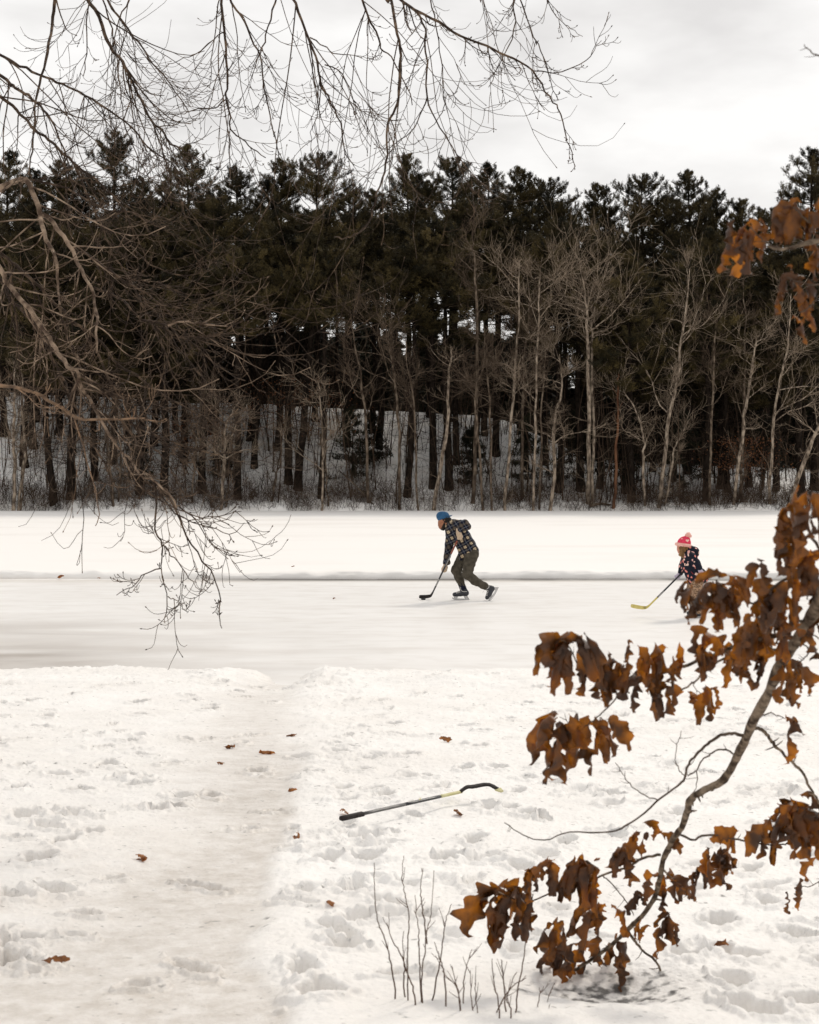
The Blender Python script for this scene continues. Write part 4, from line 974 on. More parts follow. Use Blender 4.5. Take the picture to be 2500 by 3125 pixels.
def oak():
    TX, TD = 2.0, 4.04
    off = np.array([TX, TD, 0.5])
    root = empty('oak_tree', off, 'near oak with curled brown leaves, its limb sweeping down to the snow at right', 'oak tree')
    r = np.random.default_rng(8)
    t = MB(); t.tubes(spline(np.array([[TX, TD, 0.3], [TX + 0.05, TD, 1.5], [TX, TD, 3.0], [TX - 0.1, TD, 4.6]]) - off, 12), np.linspace(0.13, 0.075, 12), 12); t.build('trunk', M['bark_oak'], root)
    main = [(3700,900),(3200,1200),(2850,1400),(2620,1640),(2540,1750),(2500,1834),(2482,1871),(2438,1945),(2393,2008),(2363,2071),(2334,2138),(2297,2205),(2259,2289),(2231,2348),(2196,2390),(2144,2414),(2106,2442),(2099,2480),(2074,2536),(2051,2568),(2025,2624),(2013,2688),(1995,2745),(1957,2798),(1919,2835),(1874,2877),(1821,2918),(1769,2952),(1716,2994),(1690,3020)]
    def Dof(px, py):
        # the limb recedes from the trunk (near) to its tip on the snow
        return float(np.interp(py, [600, 1400, 1834, 2200, 2500, 2800, 3000], [4.2, 3.8, 4.3, 4.9, 5.4, 5.85, 6.05]))
    def tube(name, P, w0, w1, mt, D=None, sides=8, wl=None, extra=None):
        p = np.array(P, float)
        Dp = [Dof(a, b) if D is None else D + 0.0 * a for a, b in p]
        if extra is not None: Dp = [q + e for q, e in zip(Dp, np.linspace(0, extra, len(Dp)))]
        Q = np.array([W(a, b, d) for (a, b), d in zip(p, Dp)]) - off
        n = max(10, len(P) * 4)
        T = spline(Q, n); T[1:] += r.normal(0, 0.0012, (n - 1, 3))
        wpx = np.linspace(w0, w1, n) if wl is None else np.interp(np.linspace(0, 1, n), np.linspace(0, 1, len(wl)), wl)
        R = wpx * 0.5 * np.interp(np.linspace(0, 1, n), np.linspace(0, 1, len(Dp)), Dp) / F * (1 + r.uniform(-0.10, 0.14, n))
        mb = MB(); mb.tubes(T, R, sides)
        # knots, buds and short spurs
        k = max(2, n // 6)
        s_, d_, rd, tt = spawn(T[None], R[None], k, r, 0.1, 1.0, (50, 90))
        P1 = grow(s_, d_, r.uniform(0.012, 0.05, k), 4, 0, 0.3, 0.1, r); mb.tubes(P1, np.clip(rd * 0.45, 0.0009, 0.004)[:, None] * np.array([1.3, 0.9, 0.8, 0.3])[None], 5)
        return mb.build(name, M[mt], root)
    wl = [62, 57, 52, 47, 43, 39, 37, 36, 34, 32, 30, 28, 26, 25, 23, 22, 21, 20, 19, 18, 17, 16, 15, 14, 13, 11, 10, 9, 8, 6]
    tube('limb', main, 0, 0, 'bark_oak', sides=12, wl=wl)
    tube('branch', [(2017,2609),(1964,2617),(1927,2639),(1897,2654),(1840,2670),(1791,2696),(1738,2713),(1678,2726),(1622,2749),(1560,2740),(1520,2720)], 9, 3, 'bark_oak')
    tube('branch', [(2270,2245),(2231,2237),(2189,2251),(2154,2275),(2120,2310),(2099,2338),(2092,2369),(2071,2397),(2010,2442),(1926,2511),(1857,2539),(1731,2539),(1669,2563),(1599,2550),(1543,2511)], 10, 2.8, 'twig_oak')
    tube('branch', [(2010,2442),(1970,2428),(1925,2395),(1900,2360),(1882,2330)], 4, 2.2, 'twig_oak')
    tube('branch', [(2092,2369),(2072,2350),(2062,2315),(2068,2270),(2080,2230)], 3.4, 2, 'twig_oak')
    tube('branch', [(2245,2305),(2217,2289),(2189,2289),(2165,2303),(2140,2324),(2126,2352),(2099,2369)], 6, 3.6, 'twig_oak')
    tube('branch', [(2126,2352),(2128,2386),(2118,2418)], 3.4, 2, 'twig_oak')
    tube('branch', [(2300,2220),(2328,2228),(2346,2251),(2363,2272),(2380,2289),(2419,2327),(2450,2359),(2467,2397),(2492,2435),(2505,2490),(2500,2560),(2515,2640)], 11, 6, 'bark_oak')
    tube('branch', [(2078,2548),(2116,2564),(2140,2552),(2189,2548),(2224,2557),(2273,2566),(2321,2574),(2370,2576),(2405,2571),(2429,2550),(2436,2515),(2436,2463)], 7, 4, 'twig_oak')
    tube('branch', [(2430,1950),(2380,1940),(2312,1949),(2267,1964),(2223,1982),(2156,2008),(2096,2030),(2046,2046),(1990,2061),(1907,2099),(1839,2087),(1786,2060),(1730,1965),(1712,1952)], 16, 3, 'bark_oak')
    tube('branch', [(2400,1985),(2319,1990),(2258,2002),(2208,2012),(2156,2038),(2126,2075),(2074,2110)], 11, 5, 'bark_oak')
    tube('branch', [(1900,2098),(1869,2144),(1828,2185),(1786,2215),(1745,2229),(1703,2257)], 5, 2.5, 'twig_oak')
    tube('branch', [(1745,2229),(1730,2200),(1708,2190)], 2.6, 2, 'twig_oak')
    tube('branch', [(2110,2080),(2125,2105),(2150,2125)], 3, 2, 'twig_oak')
    tube('branch', [(2440,1944),(2470,1935),(2500,1948)], 6, 4, 'twig_oak')
    tube('branch', [(2440,1950),(2470,1985),(2455,2010),(2430,2030),(2440,2060)], 5, 2.6, 'twig_oak')
    tube('branch', [(2520,1790),(2470,1760),(2410,1760),(2350,1800),(2300,1840),(2262,1828),(2210,1826),(2150,1790)], 12, 3, 'twig_oak')
    tube('branch', [(2540,1740),(2480,1640),(2450,1570),(2440,1540)], 12, 4, 'twig_oak')
    tube('branch', [(2315,2190),(2345,2178),(2380,2185),(2395,2195)], 5, 2, 'twig_oak')
    tube('branch', [(1919,2843),(1942,2877),(1964,2903),(2002,2933),(2021,2975),(2044,3016),(2077,3054)], 8, 6, 'bark_oak')
    tube('branch', [(2050,3016),(2078,3045),(2095,3058),(2104,3086)], 4, 2.5, 'twig_oak')
    tube('branch', [(2002,2933),(2014,2885),(2020,2865)], 3, 2, 'twig_oak')
    tube('branch', [(1840,2670),(1860,2690),(1900,2735),(1920,2765),(1935,2790)], 4, 3, 'twig_oak')
    tube('branch', [(1779,2946),(1784,2985),(1787,3040)], 4.5, 3, 'twig_oak')
    tube('branch', [(1790,2935),(1775,2980),(1765,3010)], 6, 5, 'twig_oak')
    tube('branch', [(1740,2975),(1725,3000),(1718,3030)], 5, 3.5, 'twig_oak')
    tube('branch', [(1716,2994),(1680,3015),(1640,3010),(1612,2990)], 5, 2.4, 'twig_oak')
    tube('branch', [(1700,2995),(1680,3050),(1655,3110)], 3, 2, 'twig_oak')
    tube('branch', [(1880,2880),(1850,2890),(1828,2905)], 3, 2, 'twig_oak')
    tube('branch', [(2515,2640),(2522,2675),(2500,2690),(2470,2705),(2432,2703)], 4, 2.4, 'twig_oak')
    tube('limb', [(4050,350),(3500,560),(3000,700),(2700,760),(2560,735),(2500,735),(2440,748),(2390,760),(2340,755)], 40, 5, 'bark_oak', D=4.0)
    tube('branch', [(2560,735),(2500,700),(2450,660),(2420,630)], 9, 4, 'twig_oak', D=4.0)
    tube('branch', [(2390,760),(2340,740),(2310,715),(2290,695)], 6, 3, 'twig_oak', D=4.0)
    tube('branch', [(2620,770),(2560,830),(2500,870),(2440,860),(2400,845)], 9, 3, 'twig_oak', D=4.0)
    tube('branch', [(2520,870),(2490,915),(2460,945),(2435,955)], 5, 2.4, 'twig_oak', D=4.0)
    tube('branch', [(3300,630),(3000,430),(2700,290),(2600,210),(2540,182),(2500,170),(2475,158),(2456,135)], 14, 2.4, 'twig_oak', D=4.0)
    CL0 = [(1695,1945,4,185,-.5),(1715,1950,4,190,-.2),(1760,1955,5,210,0),(1800,2010,4,150,.2),(1850,2005,4,150,0),(1900,2025,5,150,-.1),(1955,1965,4,130,-.5),(1945,2060,4,165,.1),(2005,1990,5,150,0),(2030,2080,3,130,0),
      (2085,1990,4,130,.1),(2140,1935,4,150,-.1),(2180,1960,4,140,.2),(2225,1995,5,150,0),(2265,1965,4,150,0),(2310,1890,6,180,-.2),(2350,1810,5,190,-.1),(2395,1800,6,190,.1),(2440,1760,6,180,0),(2350,1990,5,150,.1),(2480,1850,4,170,.2),
      (2440,1560,6,190,-.3),(2490,1500,5,190,0),(2415,1650,6,170,-.2),(2310,1730,2,130,-.8),(2480,1690,6,180,0),(2380,1900,5,170,0),
      (2125,1800,5,130,-.3),(2150,1790,5,150,.1),(2180,1772,4,150,.2),(2215,1765,5,170,.1),(2245,1790,3,150,.1),(2150,2110,5,140,0),(2100,2115,2,110,-.6),(1722,2190,5,230,-.2),(1705,2225,5,220,-.2),(1835,2190,7,165,0),(2425,2030,3,120,.2),(2445,2065,4,130,.4),(2395,2195,2,165,.1),
      (1995,2540,5,110,-.2),(1920,2580,7,140,-.1),(1800,2620,8,190,0),(1690,2640,5,130,-.2),(1620,2665,3,150,-.1),(1560,2715,7,200,-.1),(1525,2715,6,210,-.3),(1575,2740,3,110,.3),(1830,2775,6,150,-.1),(1700,2812,4,140,-.3),(1720,2880,8,160,-.1),
      (1940,2725,3,95,-.2),(2030,2680,8,130,.1),(2165,2600,6,140,.1),(2200,2600,3,120,.4),(2115,2660,4,110,.2),(2255,2535,3,155,.1),(2420,2455,8,190,0),(2440,2480,6,180,.2),(2370,2500,5,170,-.3),(2520,2620,3,150,0),(1965,2822,3,90,.1),(2045,2795,6,130,.1),
      (1870,2900,5,140,.1),(2012,3003,3,95,0),(2435,2705,4,115,-.1),(1770,2890,4,130,0),
      (2290,690,6,190,-.2),(2310,700,5,190,.1),(2270,700,4,160,-.4),(2420,625,6,170,-.2),(2480,640,6,190,0),(2400,840,7,140,-.1),(2440,850,4,130,.2),(2490,880,5,140,0),(2432,955,4,115,0),(2490,740,5,150,0),(2390,660,4,150,-.3)]
    CL = [(a, b, max(2, round(n_ * (1.0 if b > 1100 else 0.62))), L_, lx_) for a, b, n_, L_, lx_ in CL0]
    for (px, py, n, L, lx) in CL:
        D = Dof(px, py) if py > 1100 else 4.0
        mb = MB()
        for k in range(n):
            a = W(px + r.normal(0, 22), py + r.normal(0, 14), D + 0.012 + abs(r.normal(0, 0.03))) - off
            ang = r.uniform(0, 6.28)
            d = np.array([math.cos(ang) * 0.8 + lx * 1.0, math.sin(ang) * 0.6 + 0.15, r.uniform(-1.1, 0.35)])
            oak_leaf(mb, a, d, L * r.uniform(0.55, 0.95) * D / F, r, wide=r.uniform(0.75, 1.2), droop=r.uniform(1.1, 3.2))
        mb.build('leaf_cluster', M['oakleaf'], root)
oak()

# ------------------------------------------------------------------ fallen leaves, shrubs
def ground_z(x, D):
    return float(shore_height(np.array([x]), np.array([D]))[0][0])
FL = [(905,2240,46,'small curled brown leaf on the snow right of the path top'),(790,2290,70,'spiky brown leaf lying mid-path below the ice edge'),(685,2275,52,'flat tan leaf on the snow left of the path, below the ice edge'),(1380,2262,62,'upright brown leaf in a small hollow below the skater'),
      (877,2407,44,'curled leaf at the right edge of the path, halfway down'),(1040,2475,62,'flat brown leaf just above the grip of the lying hockey stick'),(1412,2480,58,'curled tan leaf just below the yellow part of the lying stick'),(908,2566,70,'spiky leaf beside the path, left of the stick grip'),
      (425,2612,100,'largest fallen oak leaf, dark and alone on the left of the path'),(1020,2776,68,'dark red-brown leaf in the snow left of the bare shrub stems'),(2225,2878,66,'tan leaf on open snow right of the low oak leaves'),(661,2325,36,'tiny brown leaf left of the path'),(1812,2615,42,'small leaf lying in the snow above the lower oak branch')]
for k, (px, py, w, lab) in enumerate(FL):
    D = solve_ground(px, py); x = (px - 1250) / F * D; r = np.random.default_rng(500 + k)
    mb = MB(); a = r.uniform(0, 6.28)
    oak_leaf(mb, (0, 0, 0), (math.cos(a), math.sin(a) * 0.9, 0.25), w * 0.75 * D / F, r, wide=1.35, bend=r.uniform(0.3, 0.9), dry=0.7, droop=0.2)
    o = mb.build('fallen_leaf', M['fallenleaf']); 
    zmin = min(v.co.z for v in o.data.vertices)
    o.location = (x, D, ground_z(x, D) - zmin * 0.75); tag(o, lab, 'leaf', 'leaves fallen on the snow')
for (px, py, w, D, z, lab) in [(175,1752,22,35.6,0.02,'dark clump of wet leaf at the foot of the snow bank, left'),(297 * 1.0,1752,10,35.6,0.02,'tiny dark leaf at the foot of the bank, behind hanging twigs'),(1015,1832,10,29.6,0.012,'tiny orange leaf on bare ice left of the skater\'s stick'),(889,1729,12,37.2,0.16,'tiny leaf on top of the snow bank left of the skater')]:
    mb = MB(); r = np.random.default_rng(int(px)); L = w * D / F * 1.2
    oak_leaf(mb, (0, 0, 0), (1, 0.2, 0.6), L, r, wide=1.2, bend=1.5, dry=1.2)
    o = mb.build('fallen_leaf', M['fallenleaf']); o.location = ((px - 1250) / F * D, D, z + 0.01); tag(o, lab, 'leaf', 'leaves fallen on the snow')
# patch of leaf frozen into the path crust
def frozen():
    D = solve_ground(170, 2935); x = (170 - 1250) / F * D; r = np.random.default_rng(3)
    mb = MB(); oak_leaf(mb, (0, 0, 0), (1, 0.3, 0.02), 0.10, r, wide=0.8, bend=0.1, dry=0.2, droop=0.0)
    o = mb.build('fallen_leaf', M['fallenleaf']); o.location = (x - 0.05, D, ground_z(x, D) + 0.008); tag(o, 'pale brown leaf frozen into a dark icy pocket at the lower left', 'leaf', 'leaves fallen on the snow')
frozen()

def shrub(stems, label, D, cat='bare shrub'):
    px, py = stems[0][0]
    x0 = (px - 1250) / F * D; z0 = ground_z(x0, D)
    root = empty('bare_shrub', (x0, D, z0), label, cat, 'bare shrub stems in the snow')
    r = np.random.default_rng(int(px))
    for st in stems:
        Dd = D + r.normal(0, 0.05)
        Q = np.array([W(a, b, Dd) for a, b in st]) - np.array([x0, D, z0])
        Q[0, 2] -= 0.06
        n = max(10, 5 * len(st)); T = spline(Q, n); T[1:] += r.normal(0, 0.0012, (n - 1, 3))
        T[:, 1] += np.linspace(0, r.normal(0, 0.06), n)
        mb = MB(); mb.tubes(T, np.linspace(0.0028, 0.0011, n) * (1.0 if len(st) > 3 else 0.8), 6)
        s_, d_, _, _ = spawn(T[None], np.ones((1, n)), 3, r, 0.3, 0.95, (20, 40))
        P = grow(s_, d_, r.uniform(0.01, 0.07, 3), 5, 0, 0.25, 0.06, r); mb.tubes(P, np.full((3, 5), 1.0) * np.linspace(0.0013, 0.0007, 5)[None], 4)
        mb.build('stem', M['shrubstem'], root)
zS = lambda L: [(1100 + a / 2.875, 2550 + b / 2.875) for a, b in L]
shrub([zS([(335,1490),(290,1250),(260,1060),(215,880),(160,740),(130,540),(128,215)])], 'single tall bare stem curving left, leftmost of the shrub stems', 5.57)
shrub([zS([(425,1470),(415,1200),(415,980),(425,760),(410,560),(375,430),(368,320),(380,140)]), zS([(410,1480),(380,1280),(385,1100),(300,930),(250,800),(235,720)]), zS([(495,1460),(460,1320),(410,1200),(380,1090),(375,830)])], 'bare shrub with the tallest stem, second clump from the left', 5.57)
shrub([zS([(535,1470),(530,1250),(515,1000),(510,830),(490,650),(480,500)]), zS([(548,1470),(540,1220),(570,980),(585,800),(620,640),(645,260)]), zS([(585,790),(555,700),(535,560),(530,420),(543,270)])], 'dark forked shrub with straight crowded stems, third clump', 5.55)
shrub([zS([(615,1460),(660,1290),(700,1100),(725,900),(755,730),(800,590)]), zS([(757,1500),(740,1250),(715,1120),(690,1050),(650,920)])], 'slanting bare stem leaning right beside the forked shrub', 5.55)
shrub([zS([(890,1560),(870,1420),(830,1260),(800,1110)]), zS([(900,1560),(910,1340),(940,1180),(985,1050)]), zS([(890,1560),(850,1330),(730,1160)]), zS([(1000,1620),(975,1440),(965,1180)])], 'low spreading bare shrub left of the leaf-laden twig', 5.48)
shrub([zS([(1225,1690),(1215,1480),(1180,1330),(1155,1130),(1150,1050)]), zS([(1280,1520),(1265,1400),(1245,1150),(1235,1080)]), zS([(1345,1520),(1380,1300),(1410,1050),(1440,780),(1455,640)]), zS([(1315,1660),(1320,1540),(1290,1420),(1370,1190)]), zS([(1040,1690),(1015,1420),(1020,1290)]), zS([(1130,1690),(1200,1530),(1340,1310),(1450,1240)])], 'bare shrub under the lowest oak leaves, with many crossing stems', 5.38)
shrub([zS([(1535,1560),(1575,1440),(1620,1370)]), zS([(1595,1630),(1650,1500),(1725,1380)]), zS([(1635,1680),(1640,1560),(1660,1450)])], 'short bare sprigs left of the wet hollow under the oak limb', 5.48)

# ------------------------------------------------------------------ implicit surfaces for people
def sdf_mesh(name, prims, mt, parent, vox=0.01, k=0.03, cut=None, noise=None):
    """smooth union of round cones: (a, ra, b, rb[, yscale]); surface nets; ONE continuous mesh"""
    A = np.array([p[0] for p in prims], float); Bp = np.array([p[2] for p in prims], float)
    ra = np.array([p[1] for p in prims]); rb = np.array([p[3] for p in prims])
    pad = max(ra.max(), rb.max()) * 1.5 + 3 * vox
    lo = np.minimum(A, Bp).min(0) - pad; hi = np.maximum(A, Bp).max(0) + pad
    g = [np.arange(lo[i], hi[i] + vox, vox) for i in range(3)]
    X, Y, Z = np.meshgrid(*g, indexing='ij')
    P = np.stack([X, Y, Z], -1)
    D = None
    for i, p in enumerate(prims):
        ys = p[4] if len(p) > 4 else 1.0
        sc = np.array([1, 1 / ys, 1]) if np.isscalar(ys) else 1 / np.array(ys)
        a = A[i]; b = Bp[i]; ab = (b - a) * sc; pa = (P - a) * sc
        h = np.clip((pa @ ab) / max(ab @ ab, 1e-9), 0, 1)
        d = np.linalg.norm(pa - h[..., None] * ab, axis=-1) - (ra[i] * (1 - h) + rb[i] * h)
        d *= min(1.0, float(np.min(1 / sc)))
        if D is None: D = d
        else:
            hh = np.clip(0.5 + 0.5 * (D - d) / k, 0, 1)
            D = D * (1 - hh) + d * hh - k * hh * (1 - hh)
    if noise: D = D + noise(P)
    if cut: D = np.maximum(D, cut(P))
    ins = D < 0
    n0, n1, n2 = D.shape
    acc = np.zeros((n0 - 1, n1 - 1, n2 - 1, 3)); cnt = np.zeros((n0 - 1, n1 - 1, n2 - 1))
    for ax in range(3):
        sl0 = [slice(None)] * 3; sl1 = [slice(None)] * 3
        sl0[ax] = slice(0, -1); sl1[ax] = slice(1, None)
        d0 = D[tuple(sl0)]; d1 = D[tuple(sl1)]
        cr = (d0 < 0) != (d1 < 0)
        t = np.where(cr, d0 / np.where(cr, d0 - d1, 1), 0)
        pt = P[tuple(sl0)].copy(); pt[..., ax] += t * vox
        o = [i for i in range(3) if i != ax]
        for u in (0, 1):
            for w in (0, 1):
                s = [slice(None)] * 3
                s[o[0]] = slice(u, D.shape[o[0]] - 1 + u); s[o[1]] = slice(w, D.shape[o[1]] - 1 + w)
                c = cr[tuple(s)]
                acc += np.where(c[..., None], pt[tuple(s)], 0); cnt += c
    act = cnt > 0
    vid = -np.ones(act.shape, int); vid[act] = np.arange(act.sum())
    verts = acc[act] / cnt[act][:, None]
    quads = []
    for ax in range(3):
        o = [i for i in range(3) if i != ax]
        sl0 = [slice(1, -1)] * 3; sl1 = [slice(1, -1)] * 3
        sl0[ax] = slice(0, -1); sl1[ax] = slice(1, None)
        a = ins[tuple(sl0)]; b = ins[tuple(sl1)]
        cr = np.argwhere(a != b)
        if not len(cr): continue
        flip = a[tuple(cr.T)]
        c = cr.copy(); c[:, o[0]] += 1; c[:, o[1]] += 1
        def cell(du, dw):
            q = c.copy(); q[:, o[0]] -= du; q[:, o[1]] -= dw; return vid[q[:, 0], q[:, 1], q[:, 2]]
        q = np.stack([cell(1, 1), cell(0, 1), cell(0, 0), cell(1, 0)], 1)
        if ax == 1: flip = ~flip
        q[~flip] = q[~flip][:, ::-1]
        quads.append(q)
    q = np.concatenate(quads)
    # light smoothing
    e = np.concatenate([q[:, [0, 1]], q[:, [1, 2]], q[:, [2, 3]], q[:, [3, 0]]])
    for _ in range(2):
        s = np.zeros_like(verts); c = np.zeros(len(verts))
        np.add.at(s, e[:, 0], verts[e[:, 1]]); np.add.at(c, e[:, 0], 1); np.add.at(s, e[:, 1], verts[e[:, 0]]); np.add.at(c, e[:, 1], 1)
        verts = 0.5 * verts + 0.5 * s / np.maximum(c, 1)[:, None]
    mb = MB(); mb.add(verts, q)
    return mb.build(name, mt, parent)

def prism(name, poly, y0, y1, mt, parent, holes=None):
    """extruded side-view outline (x,z polygon), real thickness in y"""
    import bmesh
    bm = bmesh.new()
    f = [bm.verts.new((x, y0, z)) for x, z in poly]; b = [bm.verts.new((x, y1, z)) for x, z in poly]
    n = len(poly)
    bm.faces.new(f); bm.faces.new(b[::-1])
    for i in range(n): bm.faces.new((f[i], b[i], b[(i + 1) % n], f[(i + 1) % n]))
    bmesh.ops.recalc_face_normals(bm, faces=bm.faces[:])
    me = bpy.data.meshes.new(name); bm.to_mesh(me); bm.free(); me.materials.append(mt)
    return mesh_obj(name, me, parent)

def bars(name, segs, mt, parent, r=0.004, s=5):
    mb = MB()
    for sg in segs:
        P = spline(sg, max(6, 3 * len(sg))); mb.tubes(P, np.full(len(P), r), s, cap=True)
    return mb.build(name, mt, parent)

def text_obj(name, body, origin, xdir, ydir, size, mt, parent):
    """lettering as a thin solid mesh"""
    cu = bpy.data.curves.new(name, 'FONT'); cu.body = body; cu.size = size; cu.extrude = 0.0006; cu.align_x = 'CENTER'; cu.align_y = 'CENTER'
    tmp = bpy.data.objects.new(name, cu); COL.objects.link(tmp)
    dg = bpy.context.evaluated_depsgraph_get()
    me = bpy.data.meshes.new_from_object(tmp.evaluated_get(dg)); COL.objects.unlink(tmp); bpy.data.objects.remove(tmp)
    x = Vector(xdir).normalized(); y = Vector(ydir); y = (y - x * y.dot(x)).normalized(); z = x.cross(y)
    o = Vector(origin)
    for v in me.vertices: v.co = o + x * v.co.x + y * v.co.y + z * v.co.z
    me.materials.clear(); me.materials.append(mt)
    return mesh_obj(name, me, parent)

def shaft_mesh(mb, a, b, wx, wz, updir, s=12):
    """rounded-rectangle hockey shaft from a to b"""
    a = np.array(a, float); b = np.array(b, float); t = norm(b - a); u = np.array(updir, float); u = norm(u - t * (u @ t)); v = np.cross(t, u)
    ang = np.arange(s) * 2 * math.pi / s
    c = np.sign(np.cos(ang)) * np.abs(np.cos(ang)) ** 0.5; sn = np.sign(np.sin(ang)) * np.abs(np.sin(ang)) ** 0.5
    ring = u[None] * (c * wx / 2)[:, None] + v[None] * (sn * wz / 2)[:, None]
    n = 6; P = a[None] + np.linspace(0, 1, n)[:, None] * (b - a)[None]
    vv = (P[:, None, :] + ring[None]).reshape(-1, 3); idx = np.arange(n * s).reshape(n, s)
    q = np.stack([idx[:-1], np.roll(idx[:-1], -1, 1), np.roll(idx[1:], -1, 1), idx[1:]], -1).reshape(-1, 4)
    tr = [(idx[0, 0], idx[0, k + 1], idx[0, k]) for k in range(1, s - 1)] + [(idx[-1, 0], idx[-1, k], idx[-1, k + 1]) for k in range(1, s - 1)]
    mb.add(vv, q, tr)

def blade_mesh(mb, pts, hs, th, updir):
    """curved stick blade: centre line pts, heights hs, thickness th"""
    P = np.array(pts, float); n = 14; T = spline(P, n); H = np.interp(np.linspace(0, 1, n), np.linspace(0, 1, len(hs)), hs)
    u = np.array(updir, float); ring = []
    for i in range(n):
        t = T[min(i + 1, n - 1)] - T[max(i - 1, 0)]; t /= np.linalg.norm(t)
        uu = u - t * (u @ t); uu /= np.linalg.norm(uu); s = np.cross(t, uu)
        h = H[i] / 2
        ring.append([T[i] + uu * h + s * th * 0.25, T[i] + uu * h - s * th * 0.25, T[i] + uu * h * 0.8 - s * th * 0.5, T[i] - uu * h * 0.8 - s * th * 0.5, T[i] - uu * h - s * th * 0.25, T[i] - uu * h + s * th * 0.25, T[i] - uu * h * 0.8 + s * th * 0.5, T[i] + uu * h * 0.8 + s * th * 0.5])
    s = 8; vv = np.array(ring).reshape(-1, 3); idx = np.arange(n * s).reshape(n, s)
    q = np.stack([idx[:-1], np.roll(idx[:-1], -1, 1), np.roll(idx[1:], -1, 1), idx[1:]], -1).reshape(-1, 4)
    tr = [(idx[0, 0], idx[0, k + 1], idx[0, k]) for k in range(1, s - 1)] + [(idx[-1, 0], idx[-1, k], idx[-1, k + 1]) for k in range(1, s - 1)]
    mb.add(vv, q, tr)

# ------------------------------------------------------------------ the skating man
def plaid(cream=1.0, name='navy_plaid_flannel'):
    m = bpy.data.materials.new(name); m.use_nodes = True
    nt = m.node_tree; N = nt.nodes; L = nt.links; b = N['Principled BSDF']; b.inputs['Roughness'].default_value = 0.95; b.inputs['Specular IOR Level'].default_value = 0.1
    tc = N.new('ShaderNodeTexCoord'); mp = N.new('ShaderNodeMapping'); mp.inputs['Rotation'].default_value = (0, math.radians(29), 0); mp.inputs['Location'].default_value = (0.035, 0, 0.02)
    L.new(tc.outputs['Object'], mp.inputs['Vector']); sx = N.new('ShaderNodeSeparateXYZ'); L.new(mp.outputs['Vector'], sx.inputs[0])
    nz = N.new('ShaderNodeTexNoise'); nz.inputs['Scale'].default_value = 5; L.new(tc.outputs['Object'], nz.inputs['Vector'])
    def op(o, a, bb=None, c=None):
        n = N.new('ShaderNodeMath'); n.operation = o
        for i, q in enumerate((a, bb, c)):
            if q is None: continue
            if isinstance(q, (int, float)): n.inputs[i].default_value = q
            else: L.new(q, n.inputs[i])
        return n.outputs[0]
    wob = op('MULTIPLY', op('SUBTRACT', nz.outputs['Fac'], 0.5), 0.05)
    per = 0.122
    def band(src):
        f = op('FRACT', op('DIVIDE', op('ADD', op('ADD', src, wob), 10.0), per))
        d = op('ABSOLUTE', op('SUBTRACT', f, 0.5))
        wide = op('LESS_THAN', d, 0.185)
        core = op('LESS_THAN', d, 0.035)
        line = op('GREATER_THAN', d, 0.462)
        return wide, core, line
    u = band(sx.outputs['X']); v = band(sx.outputs['Z'])
    sq = op('MULTIPLY', u[0], v[0]); anyb = op('MAXIMUM', u[0], v[0]); core = op('MAXIMUM', u[1], v[1]); ln = op('MAXIMUM', u[2], v[2])
    def mix(fac, a, bcol):
        x = N.new('ShaderNodeMix'); x.data_type = 'RGBA'; L.new(fac, x.inputs['Factor'])
        if isinstance(a, tuple): x.inputs[6].default_value = a
        else: L.new(a, x.inputs[6])
        x.inputs[7].default_value = bcol; return x.outputs[2]
    c = mix(anyb, (0.008, 0.010, 0.022, 1), (0.040, 0.033, 0.030, 1))
    c = mix(op('MULTIPLY', ln, 0.30), c, (0.30, 0.32, 0.34, 1))
    c = mix(op('MULTIPLY', sq, cream), c, (0.52, 0.41, 0.27, 1))
    c = mix(op('MULTIPLY', core, 0.55), c, (0.10, 0.085, 0.075, 1))
    L.new(c, b.inputs['Base Color'])
    n2 = N.new('ShaderNodeTexNoise'); n2.inputs['Scale'].default_value = 13; n2.inputs['Detail'].default_value = 4; L.new(tc.outputs['Object'], n2.inputs['Vector'])
    bp = N.new('ShaderNodeBump'); bp.inputs['Strength'].default_value = 0.8; bp.inputs['Distance'].default_value = 0.03; L.new(n2.outputs['Fac'], bp.inputs['Height']); L.new(bp.outputs['Normal'], b.inputs['Normal'])
    return m
M['plaid'] = plaid(); M['plaid_dark'] = plaid(0.12, 'dark_plaid_sleeve')
M['darkcloth'] = plain('dark_blue_cloth', (0.008, 0.010, 0.022), 0.95, var=(0.016, 0.018, 0.032), vscale=10, bump=0.8, bscale=14, bdist=0.03, spec=0.1)

